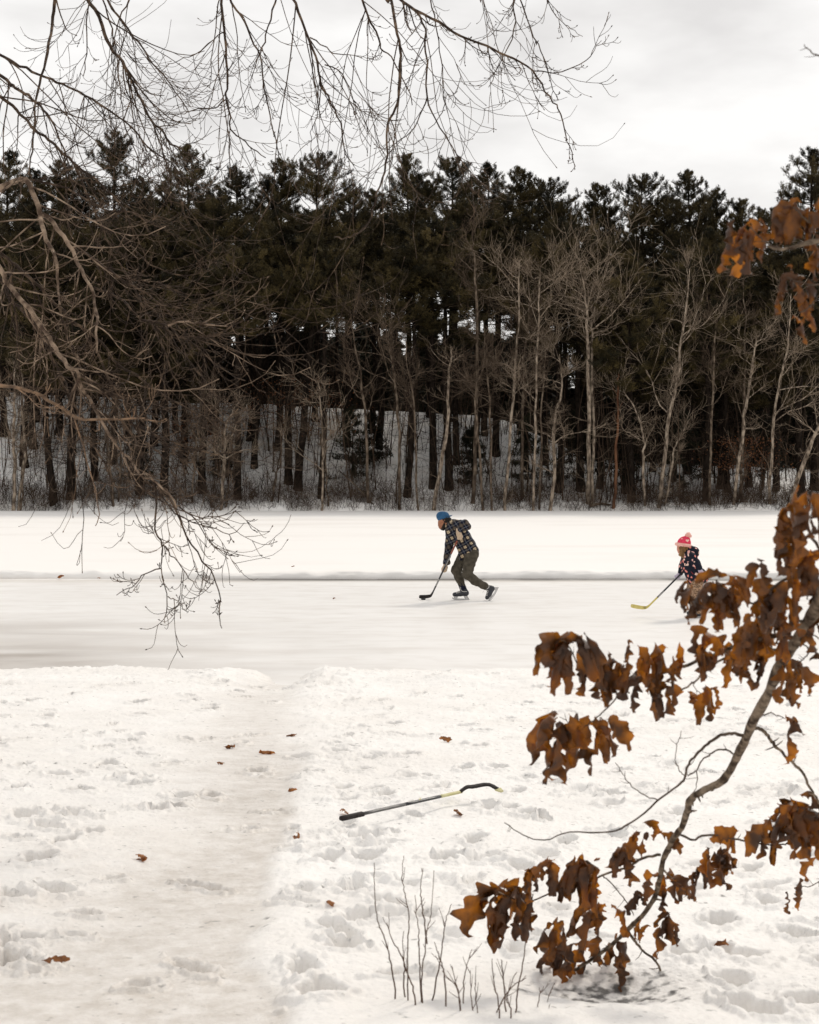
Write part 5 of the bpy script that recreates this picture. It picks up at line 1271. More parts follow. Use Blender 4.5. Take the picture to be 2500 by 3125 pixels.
def man():
    D = 29.6; px0 = 1240 + 890 / 5.39
    root = empty('person', ((px0 - 1250) / F * D, D, 0.003), 'man in blue backwards cap and navy plaid jacket, bent forward, skating', 'person')
    k = 1 / 948.6
    def P(zx, zy, y=0.0): return ((zx - 890) * k, y, (1685 - zy) * k)
    def c(a, ra, b, rb, ys=1.0): return (a, ra, b, rb, ys)
    # body: head with face, neck, torso, limbs, hands with fingers, all one surface
    body = [c(P(618,340), .098, P(632,345), .096, 0.80), c(P(585,420), .068, P(590,440), .064, 0.82), c(P(570,490), .034, P(582,495), .036, 0.9),
            c(P(548,436), .012, P(533,456), .013, 0.8), c(P(545,395), .018, P(560,390), .02, 2.0), c(P(550,478), .012, P(556,490), .012, 1.6),
            c(P(612,385,-.083), .019, P(612,400,-.082), .014, .4), c(P(612,385,.083), .019, P(612,400,.082), .014, .4),
            c(P(640,420), .062, P(730,450), .066), c(P(770,480,-.1), .09, P(770,480,.1), .09), c(P(800,500), .13, P(1000,860), .125, 1.2),
            c(P(1030,900,-.08), .10, P(1030,900,.08), .10),
            c(P(810,430,-.17), .05, P(990,450,-.27), .042), c(P(990,450,-.27), .04, P(860,530,-.29), .03), c(P(740,470,.17), .05, P(710,800,.16), .042), c(P(710,800,.16), .04, P(650,1070,.06), .03),
            c(P(860,530,-.29), .03, P(868,610,-.275), .038, .7), c(P(650,1070,.06), .03, P(632,1170,.03), .036, .7),
            c(P(1060,950,-.08), .09, P(1000,1260,-.1), .06), c(P(1000,1260,-.1), .058, P(1290,1445,-.1), .042), c(P(960,960,.08), .09, P(815,1190,.1), .06), c(P(815,1190,.1), .058, P(930,1500,.1), .042),
            c(P(930,1500,.1), .042, P(960,1570,.1), .04), c(P(960,1580,.1), .035, P(800,1600,.1), .025), c(P(1290,1445,-.1), .042, P(1385,1490,-.1), .04), c(P(1385,1490,-.1), .035, P(1325,1635,-.1), .025)]
    for j, yy in enumerate((-.33, -.315)):
        pass
    for (hx, hy, y0, s) in ((868, 640, -.275, 1), (622, 1190, .03, 1)):
        for f in range(4):
            body.append(c(P(hx - 18 + f * 9, hy - 10 + f * 3, y0 - .02 + 0.0), .009, P(hx - 30 + f * 7, hy + 8 + f * 4, y0 + .02), .008))
        body.append(c(P(hx - 20, hy - 20, y0), .010, P(hx - 40, hy - 2, y0 - .012), .009))
    sdf_mesh('body', body, M['skin'], root, 0.011, 0.022)
    # beard and hair
    sdf_mesh('beard', [c(P(625,430,-.055), .020, P(606,492,-.030), .028), c(P(625,430,.055), .020, P(606,492,.030), .028), c(P(585,508), .030, P(610,515), .032), c(P(556,482,-.02), .012, P(556,482,.02), .012)], M['hair_dark'], root, 0.008, 0.02)
    sdf_mesh('hair', [c(P(660,345), .075, P(690,370), .062, 1.05), c(P(640,385,-.05), .034, P(690,400,-.03), .03), c(P(640,385,.05), .034, P(690,400,.03), .03), c(P(612,350,-.078), .022, P(606,385,-.078), .012, .5)], M['hair_dark'], root, 0.008, 0.02, noise=lambda q: 0.005 * np.sin(q[..., 0] * 150 + q[..., 2] * 90))
    # backwards cap
    z_cut = lambda q: -( (q[..., 2] - P(0,352)[2]) * 0.93 - (q[..., 0] - P(600,0)[0]) * 0.36)
    cap = sdf_mesh('cap', [c(P(598,318), .098, P(612,330), .105, .86), c(P(560,300), .07, P(640,300), .07, 1.0)], M['cap'], root, 0.008, 0.02, cut=z_cut)
    mb = MB(); br = []
    for j, t in enumerate(np.linspace(-1, 1, 11)):
        for i, s in enumerate((0, 0.5, 1.0)):
            L = (0.105 - 0.06 * t * t) * s
            p = np.array(P(658, 305 - 10 * (1 - abs(t)), t * 0.075)); p = p + np.array([L, 0, 0.010 * s + 0.0])
            br.append(p + np.array([0, 0, -0.022 * t * t]))
    br = np.array(br); low = br + np.array([0, 0, -0.007])
    idx = np.arange(33).reshape(11, 3)
    q = np.stack([idx[:-1, :-1], idx[1:, :-1], idx[1:, 1:], idx[:-1, 1:]], -1).reshape(-1, 4)
    edge = [idx[0, 0], idx[0, 1], idx[0, 2]] + [idx[j, 2] for j in range(1, 11)] + [idx[10, 1], idx[10, 0]]
    sidef = [(edge[a], edge[a + 1], edge[a + 1] + 33, edge[a] + 33) for a in range(len(edge) - 1)]
    mb.add(np.concatenate([br, low]), np.concatenate([q, q[:, ::-1] + 33, np.array(sidef)])); mb.build('brim', M['cap'], cap)
    # plaid jacket with both sleeves
    wr = lambda q: 0.006 * np.sin(q[..., 2] * 42 + q[..., 0] * 30) * np.sin(q[..., 0] * 35 - q[..., 1] * 20)
    jk = [c(P(790,480,-.09), .115, P(790,480,.09), .115), c(P(800,500), .150, P(900,640), .160, 1.15), c(P(900,640), .160, P(985,790), .165, 1.15), c(P(985,790), .160, P(1045,890), .150, 1.15),
          c(P(975,860), .118, P(905,985), .050, 1.9), c(P(1060,840), .12, P(1120,855), .07, 1.8), c(P(700,500), .07, P(740,690), .09, 1.3), c(P(690,432), .066, P(740,450), .085, 1.1),
          ]
    jo = sdf_mesh('jacket', jk, M['plaid'], root, 0.011, 0.035, noise=wr)
    sdf_mesh('sleeve', [c(P(820,445,-.17), .088, P(960,440,-.28), .082), c(P(960,440,-.28), .086, P(985,462,-.31), .074), c(P(985,466,-.31), .068, P(868,520,-.325), .050)], M['plaid_dark'], jo, 0.010, 0.025, noise=lambda q: wr(q) * 1.5)
    sdf_mesh('sleeve', [c(P(750,480,.15), .088, P(712,780,.17), .076), c(P(712,780,.17), .074, P(655,1070,.072), .054), c(P(668,1050,.08), .052, P(690,1062,.08), .048)], M['plaid_dark'], jo, 0.010, 0.025, noise=wr)
    # trousers
    tr = [c(P(1065,925,-.07), .128, P(1065,925,.07), .125), c(P(1085,905), .10, P(1100,920), .10, 1.6), c(P(1060,960,-.085), .122, P(1000,1250,-.1), .088), c(P(1000,1255,-.1), .088, P(1130,1365,-.1), .072), c(P(1130,1365,-.1), .072, P(1280,1440,-.1), .060), c(P(1265,1440,-.1), .062, P(1300,1455,-.1), .058),
          c(P(960,965,.08), .120, P(822,1190,.1), .084), c(P(822,1195,.1), .084, P(880,1340,.1), .074), c(P(880,1340,.1), .074, P(922,1445,.1), .058)]
    sdf_mesh('trousers', tr, M['trousers'], root, 0.011, 0.03, noise=lambda q: 0.006 * np.sin(q[..., 2] * 55 + q[..., 0] * 60) * np.sin(q[..., 2] * 18 - q[..., 0] * 35))
    # mittens: palm, four curled fingers and a thumb closing on the shaft
    def mitt(name, wrist, palm, knuck, r0, y):
        pr = [c(wrist, r0 * .62, palm, r0 * .98), c(palm, r0, knuck, r0 * 1.08)]
        for f in range(4):
            o = (f - 1.5) * 0.019
            a = (knuck[0] + 0.30 * o, knuck[1] - .020, knuck[2] - o * 0.9); b = (knuck[0] - .030, knuck[1] + .006, knuck[2] - o * 0.9 - .008); e = (knuck[0] - .022, knuck[1] + .030, knuck[2] - o * .9 - .010)
            pr += [c(a, .017, b, .015), c(b, .015, e, .012)]
        pr += [c((palm[0] - .012, palm[1] - .012, palm[2]), .018, (knuck[0] - .040, knuck[1] - .010, knuck[2] + .022), .014)]
        return sdf_mesh(name, pr, M['mitten'], root, 0.006, 0.012)
    mitt('mitten', P(836,515,-.33), P(856,580,-.315), P(876,635,-.305), .046, 0)
    mitt('mitten', P(655,1090,.07), P(640,1150,.035), P(628,1185,.03), .047, 0)
    bars('sock', [[P(900,1400,.1), P(945,1520,.1)]], M['darkcloth'], root, 0.060, 12)
    # skates
    def skate(heel, mid, toe, ank, top, y, poly, run, lac):
        b = sdf_mesh('skate', [c(heel, .052, mid, .046, .85), c(mid, .046, toe, .036, 1.0), c(ank, .050, top, .050, .9), c(heel, .048, ank, .050, .9)], M['boot'], root, 0.008, 0.02)
        h = prism('blade_holder', poly[0], y - .013, y + .013, M['blade'], b)
        for pl in poly[1:]: prism('blade_strut', pl, y - .012, y + .012, M['blade'], b)
        bars('runner', [run], M['steel'], b, 0.004, 5)
        bars('laces', lac, M['lace'], b, 0.0045, 5)
    Q = lambda zx, zy: (P(zx, zy)[0], P(zx, zy)[2])
    skate(P(985,1575,.1), P(890,1585,.1), P(795,1600,.1), P(955,1530,.1), P(942,1475,.1), .1,
          [[Q(756,1640), Q(775,1655), Q(860,1664), Q(960,1668), Q(1045,1676), Q(1045,1684), Q(880,1684), Q(790,1678), Q(758,1660)], [Q(780,1630), Q(860,1632), Q(840,1664), Q(790,1664)], [Q(945,1624), Q(1012,1622), Q(1042,1682), Q(975,1680)]],
          [P(762,1668,.1), P(800,1683,.1), P(900,1686,.1), P(1040,1686,.1)],
          [[P(820,1560,.055), P(835,1580,.05)], [P(838,1552,.055), P(855,1575,.05)], [P(856,1543,.055), P(873,1568,.05)], [P(872,1534,.055), P(890,1560,.05)], [P(885,1495,.06), P(925,1545,.05), P(1000,1548,.055)], [P(880,1470,.06), P(925,1510,.048)]])
    skate(P(1400,1490,-.1), P(1362,1570,-.1), P(1325,1638,-.1), P(1350,1480,-.1), P(1310,1458,-.1), -.1,
          [[Q(1352,1684), Q(1385,1668), Q(1440,1600), Q(1500,1500), Q(1514,1466), Q(1490,1466), Q(1440,1560), Q(1380,1640), Q(1345,1672)], [Q(1345,1675), Q(1395,1600), Q(1420,1600), Q(1400,1650), Q(1360,1680)], [Q(1432,1500), Q(1450,1462), Q(1510,1466), Q(1478,1524)]],
          [P(1348,1688,-.1), P(1390,1672,-.1), P(1446,1602,-.1), P(1516,1468,-.1)],
          [[P(1300,1590,-.15), P(1330,1600,-.15)], [P(1305,1565,-.15), P(1336,1578,-.152)], [P(1312,1540,-.15), P(1342,1555,-.152)], [P(1318,1515,-.15), P(1346,1530,-.152)], [P(1270,1520,-.13), P(1250,1560,-.13)], [P(1315,1500,-.155), P(1350,1470,-.155), P(1356,1440,-.15)]])
    # stick (a thing of its own), held by both mittens
    A = np.array(P(868,618,-.300)); Bh = np.array(P(425,1600,.17))
    st = empty('hockey_stick', (root.location[0] + Bh[0], D + Bh[1], 0.003), 'dark hockey stick with red-brown upper shaft, held by the skating man, blade on the ice', 'hockey stick')
    o = np.array([Bh[0], Bh[1], 0]); up = np.array([0.9, 0.1, 0.42])
    def seg(name, t0, t1, mt, w=.022, h=.030):
        mb = MB(); shaft_mesh(mb, A + (Bh - A) * t0 - o, A + (Bh - A) * t1 - o, w, h, up); return mb.build(name, M[mt], st)
    seg('grip', 0.0, 0.08, 'tape_black', .027, .034); seg('upper_shaft', 0.08, 0.30, 'stick_red'); lo = seg('lower_shaft', 0.3005, 0.985, 'stick_black')
    mb = MB(); hb = Bh - o
    blade_mesh(mb, [tuple(A + (Bh - A) * 0.955 - o), tuple(hb + np.array([-.012, 0, -.012])), tuple(np.array(P(385,1632,.175)) - o), tuple(np.array(P(300,1642,.165)) - o), tuple(np.array(P(235,1640,.14)) - o), tuple(np.array(P(214,1640,.128)) - o)], [.030, .042, .058, .066, .064, .040], .011, (0.12, 0, 1)); mb.build('blade', M['tape_black'], st)
    t = norm(Bh - A); sd = np.array([0, -1.0, 0])
    nrm = np.cross(t, sd); 
    text_obj('lettering', 'WARRIOR', A + (Bh - A) * 0.80 - o + np.array([-.0, -.0175, 0]), tuple(-t), (-1, 0, .45), 0.032, M['letter'], lo)
    bars('stripe', [[A + (Bh - A) * 0.32 - o + np.array([.008, -.017, .004]), A + (Bh - A) * 0.52 - o + np.array([.008, -.017, .004])]], M['letter'], lo, 0.003, 5)
    # puck
    mb = MB(); a = np.arange(24) * 2 * math.pi / 24
    ring = lambda rr, z: np.column_stack([np.cos(a) * rr, np.sin(a) * rr, np.full(24, z)])
    rows = [ring(.034, 0), ring(.038, .003), ring(.038, .0225), ring(.034, .0255)]
    idx = np.arange(96).reshape(4, 24); q = np.stack([idx[:-1], np.roll(idx[:-1], -1, 1), np.roll(idx[1:], -1, 1), idx[1:]], -1).reshape(-1, 4)
    tr2 = [(idx[3, 0], idx[3, i], idx[3, i + 1]) for i in range(1, 23)]
    mb.add(np.concatenate(rows), q, tr2); pk = mb.build('hockey_puck', M['puck'])
    p = P(282,1690,.09); pk.location = (root.location[0] + p[0], D + p[1], 0.004); tag(pk, 'black puck on the ice against the skating man\'s stick blade', 'puck')
man()

# ------------------------------------------------------------------ the girl
def flower_mat():
    m = bpy.data.materials.new('navy_flower_coat'); m.use_nodes = True
    nt = m.node_tree; N = nt.nodes; L = nt.links; b = N['Principled BSDF']; b.inputs['Roughness'].default_value = 0.8; b.inputs['Specular IOR Level'].default_value = 0.2
    tc = N.new('ShaderNodeTexCoord')
    nz = N.new('ShaderNodeTexNoise'); nz.inputs['Scale'].default_value = 24; L.new(tc.outputs['Object'], nz.inputs['Vector'])
    va = N.new('ShaderNodeVectorMath'); va.operation = 'MULTIPLY_ADD'; va.inputs[1].default_value = (.05, .05, .05); L.new(nz.outputs['Color'], va.inputs[0]); L.new(tc.outputs['Object'], va.inputs[2])
    v = N.new('ShaderNodeTexVoronoi'); v.inputs['Scale'].default_value = 16.0; v.inputs['Randomness'].default_value = 0.85; L.new(va.outputs[0], v.inputs['Vector'])
    lt = N.new('ShaderNodeMath'); lt.operation = 'LESS_THAN'; lt.inputs[1].default_value = 0.37; L.new(v.outputs['Distance'], lt.inputs[0])
    r = N.new('ShaderNodeValToRGB'); r.color_ramp.interpolation = 'CONSTANT'
    e = r.color_ramp.elements; e[0].color = (0.70, 0.24, 0.20, 1); e[1].position = 0.34; e[1].color = (0.80, 0.55, 0.46, 1)
    for p_, c_ in ((0.62, (0.72, 0.40, 0.36, 1)), (0.82, (0.012, 0.014, 0.026, 1))):
        q = e.new(p_); q.color = c_
    sp = N.new('ShaderNodeSeparateColor'); L.new(v.outputs['Color'], sp.inputs[0]); L.new(sp.outputs[0], r.inputs['Fac'])
    x = N.new('ShaderNodeMix'); x.data_type = 'RGBA'; L.new(lt.outputs[0], x.inputs['Factor']); x.inputs[6].default_value = (0.008, 0.010, 0.020, 1); L.new(r.outputs['Color'], x.inputs[7])
    L.new(x.outputs[2], b.inputs['Base Color'])
    n2 = N.new('ShaderNodeTexNoise'); n2.inputs['Scale'].default_value = 15; L.new(tc.outputs['Object'], n2.inputs['Vector'])
    bp = N.new('ShaderNodeBump'); bp.inputs['Strength'].default_value = 0.8; bp.inputs['Distance'].default_value = 0.03; L.new(n2.outputs['Fac'], bp.inputs['Height']); L.new(bp.outputs['Normal'], b.inputs['Normal'])
    return m
M['flowers'] = flower_mat()
def leopard():
    m = bpy.data.materials.new('leopard_leggings'); m.use_nodes = True
    nt = m.node_tree; N = nt.nodes; L = nt.links; b = N['Principled BSDF']; b.inputs['Roughness'].default_value = 0.9
    tc = N.new('ShaderNodeTexCoord'); v = N.new('ShaderNodeTexVoronoi'); v.inputs['Scale'].default_value = 38; L.new(tc.outputs['Object'], v.inputs['Vector'])
    r = N.new('ShaderNodeValToRGB'); e = r.color_ramp.elements; e[0].position = 0.2; e[0].color = (0.16, 0.08, 0.04, 1); e[1].position = 0.55; e[1].color = (0.36, 0.23, 0.14, 1)
    q = e.new(0.38); q.color = (0.04, 0.02, 0.012, 1)
    L.new(v.outputs['Distance'], r.inputs['Fac']); L.new(r.outputs['Color'], b.inputs['Base Color']); return m
M['leopard'] = leopard()

def girl():
    D = 26.0; px0 = 1900 + 1190 / 5.39
    root = empty('person', ((px0 - 1250) / F * D, D, 0.003), 'girl in red bobble hat and dark flowered coat, skating behind oak leaves', 'person')
    k = 1 / 1078.0
    def P(zx, zy, y=0.0): return ((zx - 1190) * k, y, (1640 - zy) * k)
    def c(a, ra, b, rb, ys=1.0): return (a, ra, b, rb, ys)
    body = [c(P(1000,455), .088, P(1015,460), .088, .85), c(P(960,525), .052, P(965,540), .05, .9), c(P(938,570), .026, P(946,572), .026, 1.0), c(P(908,497), .010, P(899,510), .010, .8), c(P(915,475), .014, P(925,470), .016, 2.0), c(P(912,535), .010, P(918,545), .010, 1.5),
            c(P(995,500,-.072), .015, P(995,515,-.07), .012, .4), c(P(995,500,.072), .015, P(995,515,.07), .012, .4),
            c(P(1000,560), .045, P(1050,610), .05), c(P(1065,640,-.07), .065, P(1065,640,.07), .065), c(P(1065,660), .085, P(1190,950), .085, 1.2), c(P(1200,1000,-.05), .075, P(1200,1000,.05), .075),
            c(P(1120,640,-.13), .04, P(1185,740,-.16), .034), c(P(1185,740,-.16), .032, P(1240,845,-.165), .024), c(P(1040,680,.13), .04, P(1010,810,.14), .034), c(P(1010,810,.14), .032, P(945,935,.07), .024),
            c(P(1240,845,-.165), .024, P(1255,890,-.165), .028, .6), c(P(945,935,.07), .024, P(925,965,.055), .028, .7),
            c(P(1225,1050,-.06), .07, P(1195,1300,-.07), .05), c(P(1195,1300,-.07), .048, P(1235,1510,-.07), .035), c(P(1180,1050,.06), .07, P(1110,1290,.07), .05), c(P(1110,1290,.07), .048, P(1200,1480,.08), .035),
            c(P(1235,1510,-.07), .033, P(1250,1560,-.07), .032), c(P(1250,1570,-.07), .03, P(1165,1580,-.07), .022), c(P(1200,1480,.08), .033, P(1230,1530,.08), .03), c(P(1230,1535,.08), .03, P(1150,1570,.08), .022)]
    sdf_mesh('body', body, M['skin_child'], root, 0.010, 0.02)
    sdf_mesh('hair', [c(P(985,490,-.055), .040, P(975,600,-.06), .038), c(P(985,490,.055), .040, P(975,600,.06), .038), c(P(975,600,-.06), .036, P(1005,660,-.075), .026), c(P(955,570,-.05), .022, P(935,610,-.05), .018), c(P(1030,500), .07, P(1050,560), .06, 1.1), c(P(940,470,-.04), .018, P(945,540,-.055), .018)],
             M['hair_brown'], root, 0.008, 0.018, noise=lambda q: 0.006 * np.sin(q[..., 2] * 120 + q[..., 0] * 60) + 0.004 * np.sin(q[..., 0] * 210 + q[..., 2] * 30))
    hat = sdf_mesh('hat', [c(P(1005,425), .098, P(1020,415), .098, .92), c(P(1040,375), .062, P(1065,335), .035, .95)], M['hat_red'], root, 0.008, 0.03, cut=lambda q: -(q[..., 2] - P(0,440)[2] + 0.12 * (q[..., 0] - P(1000,0)[0])))
    mb = MB(); a = np.linspace(0, 2 * math.pi, 29)
    Pt = np.array([(np.array(P(1000,448)) + np.array([0.103 * math.cos(t), 0.095 * math.sin(t), -0.012 * math.cos(t)])) for t in a]); mb.tubes(Pt, np.full(29, .026), 10); mb.build('hat_brim', M['hat_pink'], hat)
    pc = np.array(P(1080,298)); r = np.random.default_rng(4)
    pr = [c(tuple(pc), .040, tuple(pc), .040)]
    for _ in range(60):
        d = norm(r.normal(0, 1, 3)); pr.append(c(tuple(pc + d * .030), .012, tuple(pc + d * r.uniform(.048, .058)), .005))
    sdf_mesh('pompom', pr, M['hat_pink'], hat, 0.006, 0.006)
    th = np.linspace(0, 2 * math.pi, 30, endpoint=False); hx = 16 * np.sin(th) ** 3; hz = 13 * np.cos(th) - 5 * np.cos(2 * th) - 2 * np.cos(3 * th) - np.cos(4 * th)
    c0 = P(1052,376); prism('heart_motif', [(c0[0] + x_ * .0017, c0[2] + z_ * .0015) for x_, z_ in zip(hx, hz)], -.090, -.060, M['heart'], hat)
    c0 = P(985,352); prism('heart_motif', [(c0[0] + x_ * .0016, c0[2] + z_ * .0010) for x_, z_ in zip(hx, hz)], -.060, -.030, M['heart'], hat)
    wr = lambda q: 0.005 * np.sin(q[..., 2] * 40 + q[..., 0] * 30) * np.sin(q[..., 0] * 32 - q[..., 1] * 20)
    coat = [c(P(1075,630,-.06), .085, P(1075,630,.06), .085), c(P(1070,660), .100, P(1110,800), .118, 1.15), c(P(1110,800), .118, P(1180,930), .138, 1.15), c(P(1180,930), .135, P(1270,975), .125, 1.1), c(P(1150,960), .095, P(1125,1045), .045, 1.8), c(P(1270,960), .11, P(1355,1010), .045, 1.9), c(P(1200,1000), .09, P(1260,1010), .07, 1.5),
            c(P(1115,500), .050, P(1180,560), .070, 1.3), c(P(1180,560), .068, P(1205,610), .050, 1.3), c(P(1060,540), .05, P(1110,600), .07, 1.4),
            c(P(1120,635,-.13), .066, P(1185,735,-.165), .060), c(P(1185,735,-.165), .060, P(1230,815,-.17), .048), c(P(1045,675,.12), .06, P(1015,800,.14), .056), c(P(1015,800,.14), .054, P(965,915,.08), .042)]
    ct = sdf_mesh('coat', coat, M['flowers'], root, 0.010, 0.03, noise=wr)
    bars('zip', [[P(1100,880,-.155), P(1150,940,-.165), P(1195,985,-.16)]], M['zip'], ct, 0.005, 5)
    sdf_mesh('leggings', [c(P(1210,1030,-.05), .098, P(1210,1030,.05), .098), c(P(1228,1060,-.06), .092, P(1198,1300,-.07), .066), c(P(1198,1300,-.07), .066, P(1236,1500,-.07), .050), c(P(1180,1060,.06), .092, P(1112,1290,.07), .066), c(P(1112,1290,.07), .066, P(1195,1470,.08), .050), c(P(1236,1500,-.07), .052, P(1244,1540,-.07), .054)], M['leopard'], root, 0.010, 0.025)
    # gloves: one hanging, one round the shaft
    def glove(wr_, palm, fdir, y, curl):
        pr = [c(wr_, .032, palm, .036, .75)]
        f = np.array(fdir, float); f /= np.linalg.norm(f); s = np.array([-f[2], 0, f[0]])
        for j in range(4):
            o = (j - 1.5) * .016; b0 = np.array(palm) + s * o + f * .022
            ln = (.032, .040, .038, .030)[j]
            m_ = b0 + f * ln * .6 + np.array([0, curl * .010, 0]); e_ = m_ + f * ln * .5 * (1 - .7 * curl) + np.array([0, curl * .022, 0])
            pr += [c(tuple(b0), .0105, tuple(m_), .0095), c(tuple(m_), .0095, tuple(e_), .008)]
        t0 = np.array(palm) + s * .026; pr += [c(tuple(t0), .011, tuple(t0 + s * .018 + f * .022), .009)]
        return sdf_mesh('glove', pr, M['glove_lilac'], root, 0.005, 0.008)
    glove(P(1238,838,-.17), P(1256,880,-.17), (.25, 0, -1), -.17, 0.2)
    glove(P(958,925,.075), P(928,962,.055), (-.8, 0, -.5), .05, 1.0)
    def skate(heel, toe, ank, top, y, run0, run1):
        b = sdf_mesh('skate', [c(heel, .042, toe, .030, .9), c(heel, .040, ank, .042, .9), c(ank, .042, top, .045, .9)], M['boot'], root, 0.007, 0.018)
        z = run0[2] + .004; x0, x1 = run0[0], run1[0]
        prism('blade_holder', [(x0, z), (x1, z), (x1 - .012, z + .038), (x1 - .05, z + .045), (x1 - .06, z + .016), (x0 + .06, z + .016), (x0 + .05, z + .045), (x0 + .015, z + .040), (x0 - .006, z + .016)], y - .011, y + .011, M['blade'], b)
        bars('runner', [[run0, run1]], M['steel'], b, 0.004, 5)
        bars('laces', [[(toe[0] + .02 + j * .022, y - .035, toe[2] + .026 + j * .008), (toe[0] + .04 + j * .022, y - .037, toe[2] + .010 + j * .008)] for j in range(4)], M['lace'], b, 0.0035, 5)
    skate(P(1250,1570,-.07), P(1160,1588,-.07), P(1246,1545,-.07), P(1242,1515,-.07), -.07, P(1118,1639,-.07), P(1285,1639,-.07))
    skate(P(1215,1560,.08), P(1100,1575,.08), P(1205,1520,.08), P(1200,1490,.08), .08, P(1075,1630,.08), P(1240,1630,.08))
    # stick
    A = np.array(P(1045,838,-.02)); Bh = np.array(P(430,1480,.10))
    st = empty('hockey_stick', (root.location[0] + Bh[0], D + Bh[1], 0.003), 'hockey stick with dull yellow blade and black shaft, held out by the girl', 'hockey stick')
    o = np.array([Bh[0], Bh[1], 0.0]); up = np.array([.7, 0, .7]); dz = np.array([0, 0, 0.0])
    def seg(name, t0, t1, mt, w=.018, h=.026):
        mb = MB(); shaft_mesh(mb, A + (Bh - A) * t0 - o, A + (Bh - A) * t1 - o, w, h, up); return mb.build(name, M[mt], st)
    seg('grip', 0, .12, 'tape_black', .022, .029); bl = seg('upper_shaft', .12, .745, 'stick_black'); lw = seg('lower_shaft', .7455, .985, 'stick_yellow')
    t = norm(Bh - A)
    text_obj('lettering', 'ALPHA LX', A + (Bh - A) * 0.655 - o + np.array([0, -.0145, 0]), tuple(-t), (-.6, 0, .7), 0.026, M['letter'], bl)
    mb = MB(); H = lambda a, b, y=.10: tuple(np.array(P(a, b, y)) - o)
    blade_mesh(mb, [tuple(A + (Bh - A) * .94 - o), H(415,1482), H(370,1490,.105), H(290,1482,.10), H(210,1466,.08), H(165,1455,.065), H(148,1452,.06)], [.026, .040, .052, .056, .060, .056, .034], .010, (.0, 0, 1))
    b2 = mb.build('blade', M['stick_yellow'], st)
    a = np.linspace(0, 2 * math.pi, 25); cc = np.array(H(385,1486,.092)); mb = MB(); mb.tubes(np.column_stack([cc[0] + .018 * np.cos(a), np.full(25, cc[1]), cc[2] + .018 * np.sin(a)]), np.full(25, .0018), 5)
    mb.tubes(np.array([cc + np.array([-.010, 0, .006]), cc + np.array([-.005, 0, -.008]), cc + np.array([0, 0, .004]), cc + np.array([.005, 0, -.008]), cc + np.array([.010, 0, .006])]), np.full(5, .0016), 5); mb.build('round_emblem', M['stick_black'], b2)
girl()

# ------------------------------------------------------------------ stick lying on the snow
M['stick_pale'] = plain('faded_yellow_stick', (0.50, 0.46, 0.22), 0.55, var=(0.60, 0.56, 0.33), vscale=18)
def lying():
    def G(px, py, dz=0.0):
        D = solve_ground(px, py); return np.array([(px - 1250) / F * D, D, float(base_z(D)) + dz])
    a = G(1042,2528,.05); b = G(1408,2446,.055)
    st = empty('hockey_stick', tuple(a), 'abandoned hockey stick lying in trampled snow, taped grip and curved taped blade', 'hockey stick')
    d = b - a
    up = np.array([0, -.3, 1.0])
    def seg(name, t0, t1, mt, w=.014, h=.021):
        mb = MB(); shaft_mesh(mb, d * t0, d * t1, w, h, up); return mb.build(name, M[mt], st)
    seg('grip', 0, .165, 'tape_black', .022, .030); seg('butt_shaft', .165, .505, 'stick_grey'); m = seg('middle_shaft', .5055, .81, 'stick_black'); seg('lower_shaft', .8105, 1.0, 'stick_pale')
    t = norm(d)
    text_obj('lettering', 'ALPHA', d * .56 + np.array([0, -.010, .0125]), tuple(t), (-.1, .25, .8), .017, M['letter'], m)
    text_obj('lettering', 'LX', d * .635 + np.array([0, -.010, .0125]), tuple(t), (-.1, .25, .8), .017, M['letter_y'], m)
    c1 = G(1445,2441,.075) - a; c2 = G(1490,2437,.080) - a; c3 = G(1520,2441,.06) - a; c4 = G(1532,2445,.055) - a
    mb = MB(); blade_mesh(mb, [tuple(d * .985), tuple(c1 * .45 + d * .55 + np.array([0, 0, .012])), tuple(c1), tuple(c2), tuple(c3)], [.026, .032, .036, .036, .032], .012, (.0, .97, .16)); mb.build('blade', M['tape_black'], st)
    mb = MB(); blade_mesh(mb, [tuple(c3), tuple(c4)], [.040, .02], .010, (.0, .97, .16)); mb.build('blade_tip', M['stick_pale'], st)
lying()

# ------------------------------------------------------------------ camera, light, sky
cam = bpy.data.cameras.new('camera'); co = bpy.data.objects.new('camera', cam); COL.objects.link(co)
co.location = (0, 0, CAM_Z); co.rotation_euler = (math.radians(90), 0, 0)
cam.sensor_fit = 'VERTICAL'; cam.sensor_height = 30.0; cam.sensor_width = 24.0; cam.lens = 50.0
cam.shift_y = -(3125 / 2 - HOR) / 3125
cam.clip_start = 0.1; cam.clip_end = 3000
cam.dof.use_dof = True; cam.dof.focus_distance = 21.0; cam.dof.aperture_fstop = 8.0
S.camera = co

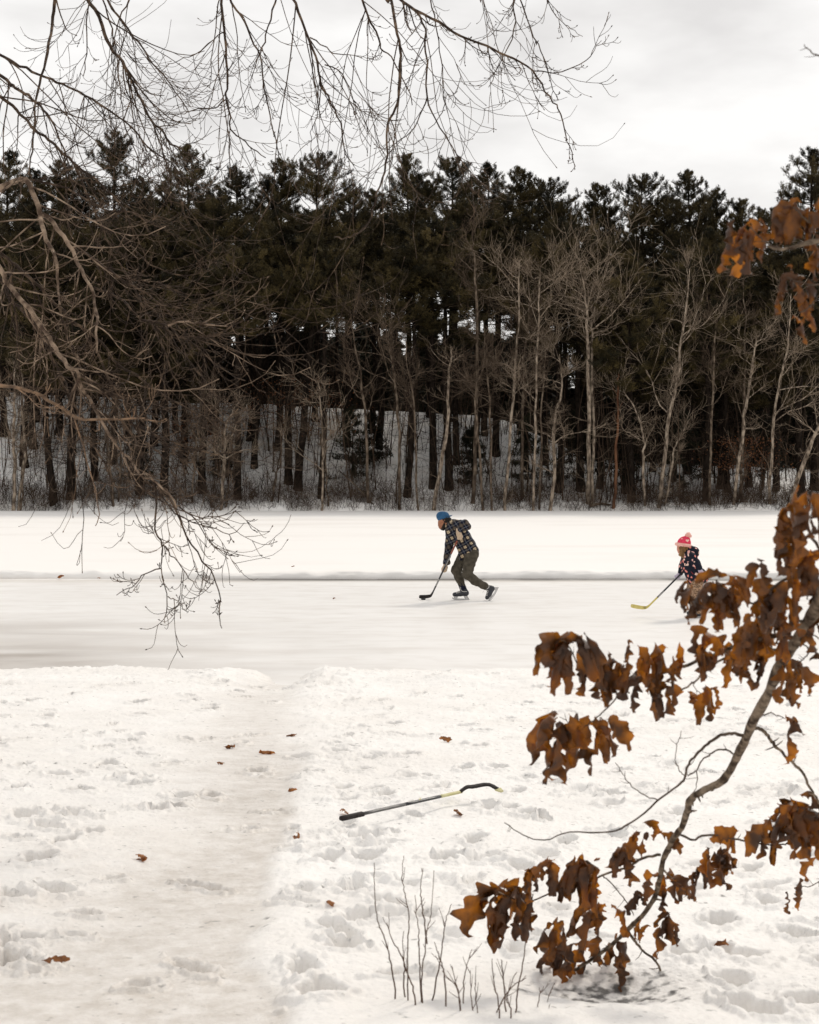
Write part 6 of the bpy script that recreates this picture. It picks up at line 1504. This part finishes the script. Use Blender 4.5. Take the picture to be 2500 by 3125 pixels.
EL, AZ = math.radians(42), math.radians(28)
sd = Vector((math.sin(AZ) * math.cos(EL), math.cos(AZ) * math.cos(EL), math.sin(EL)))
sun = bpy.data.lights.new('sun', 'SUN'); so = bpy.data.objects.new('sun', sun); COL.objects.link(so)
sun.energy = 1.5; sun.angle = math.radians(10); sun.color = (1.0, 0.92, 0.81)
so.rotation_euler = sd.to_track_quat('Z', 'Y').to_euler(); so.location = (0, 0, 40)

w = bpy.data.worlds.new('World'); S.world = w; w.use_nodes = True
nt = w.node_tree; N = nt.nodes; L = nt.links
N.clear()
out = N.new('ShaderNodeOutputWorld')
sk = N.new('ShaderNodeTexSky'); sk.sky_type = 'NISHITA'; sk.sun_disc = False; sk.sun_elevation = EL; sk.sun_rotation = AZ
bg = N.new('ShaderNodeBackground'); bg.inputs['Strength'].default_value = 0.08; L.new(sk.outputs['Color'], bg.inputs['Color'])
tc = N.new('ShaderNodeTexCoord'); mp = N.new('ShaderNodeMapping'); mp.inputs['Scale'].default_value = (1.0, 1.0, 2.6); mp.inputs['Rotation'].default_value = (0, math.radians(-14), 0); mp.inputs['Location'].default_value = (0.37, 0.1, 0.2)
L.new(tc.outputs['Generated'], mp.inputs['Vector'])
n1 = N.new('ShaderNodeTexNoise'); n1.inputs['Scale'].default_value = 6.5; n1.inputs['Detail'].default_value = 5; n1.inputs['Roughness'].default_value = 0.5; L.new(mp.outputs['Vector'], n1.inputs['Vector'])
r = N.new('ShaderNodeValToRGB'); r.color_ramp.elements[0].position = 0.36; r.color_ramp.elements[0].color = (0.79, 0.768, 0.75, 1); r.color_ramp.elements[1].position = 0.60; r.color_ramp.elements[1].color = (1.03, 1.01, 0.985, 1)
L.new(n1.outputs['Fac'], r.inputs['Fac'])
bg2 = N.new('ShaderNodeBackground'); bg2.inputs['Strength'].default_value = 1.0; L.new(r.outputs['Color'], bg2.inputs['Color'])
mx = N.new('ShaderNodeMixShader'); mx.inputs['Fac'].default_value = 0.94
L.new(bg.outputs[0], mx.inputs[1]); L.new(bg2.outputs[0], mx.inputs[2]); L.new(mx.outputs[0], out.inputs['Surface'])

S.view_settings.view_transform = 'Standard'; S.view_settings.look = 'None'; S.view_settings.exposure = 0.03; S.view_settings.gamma = 1.0
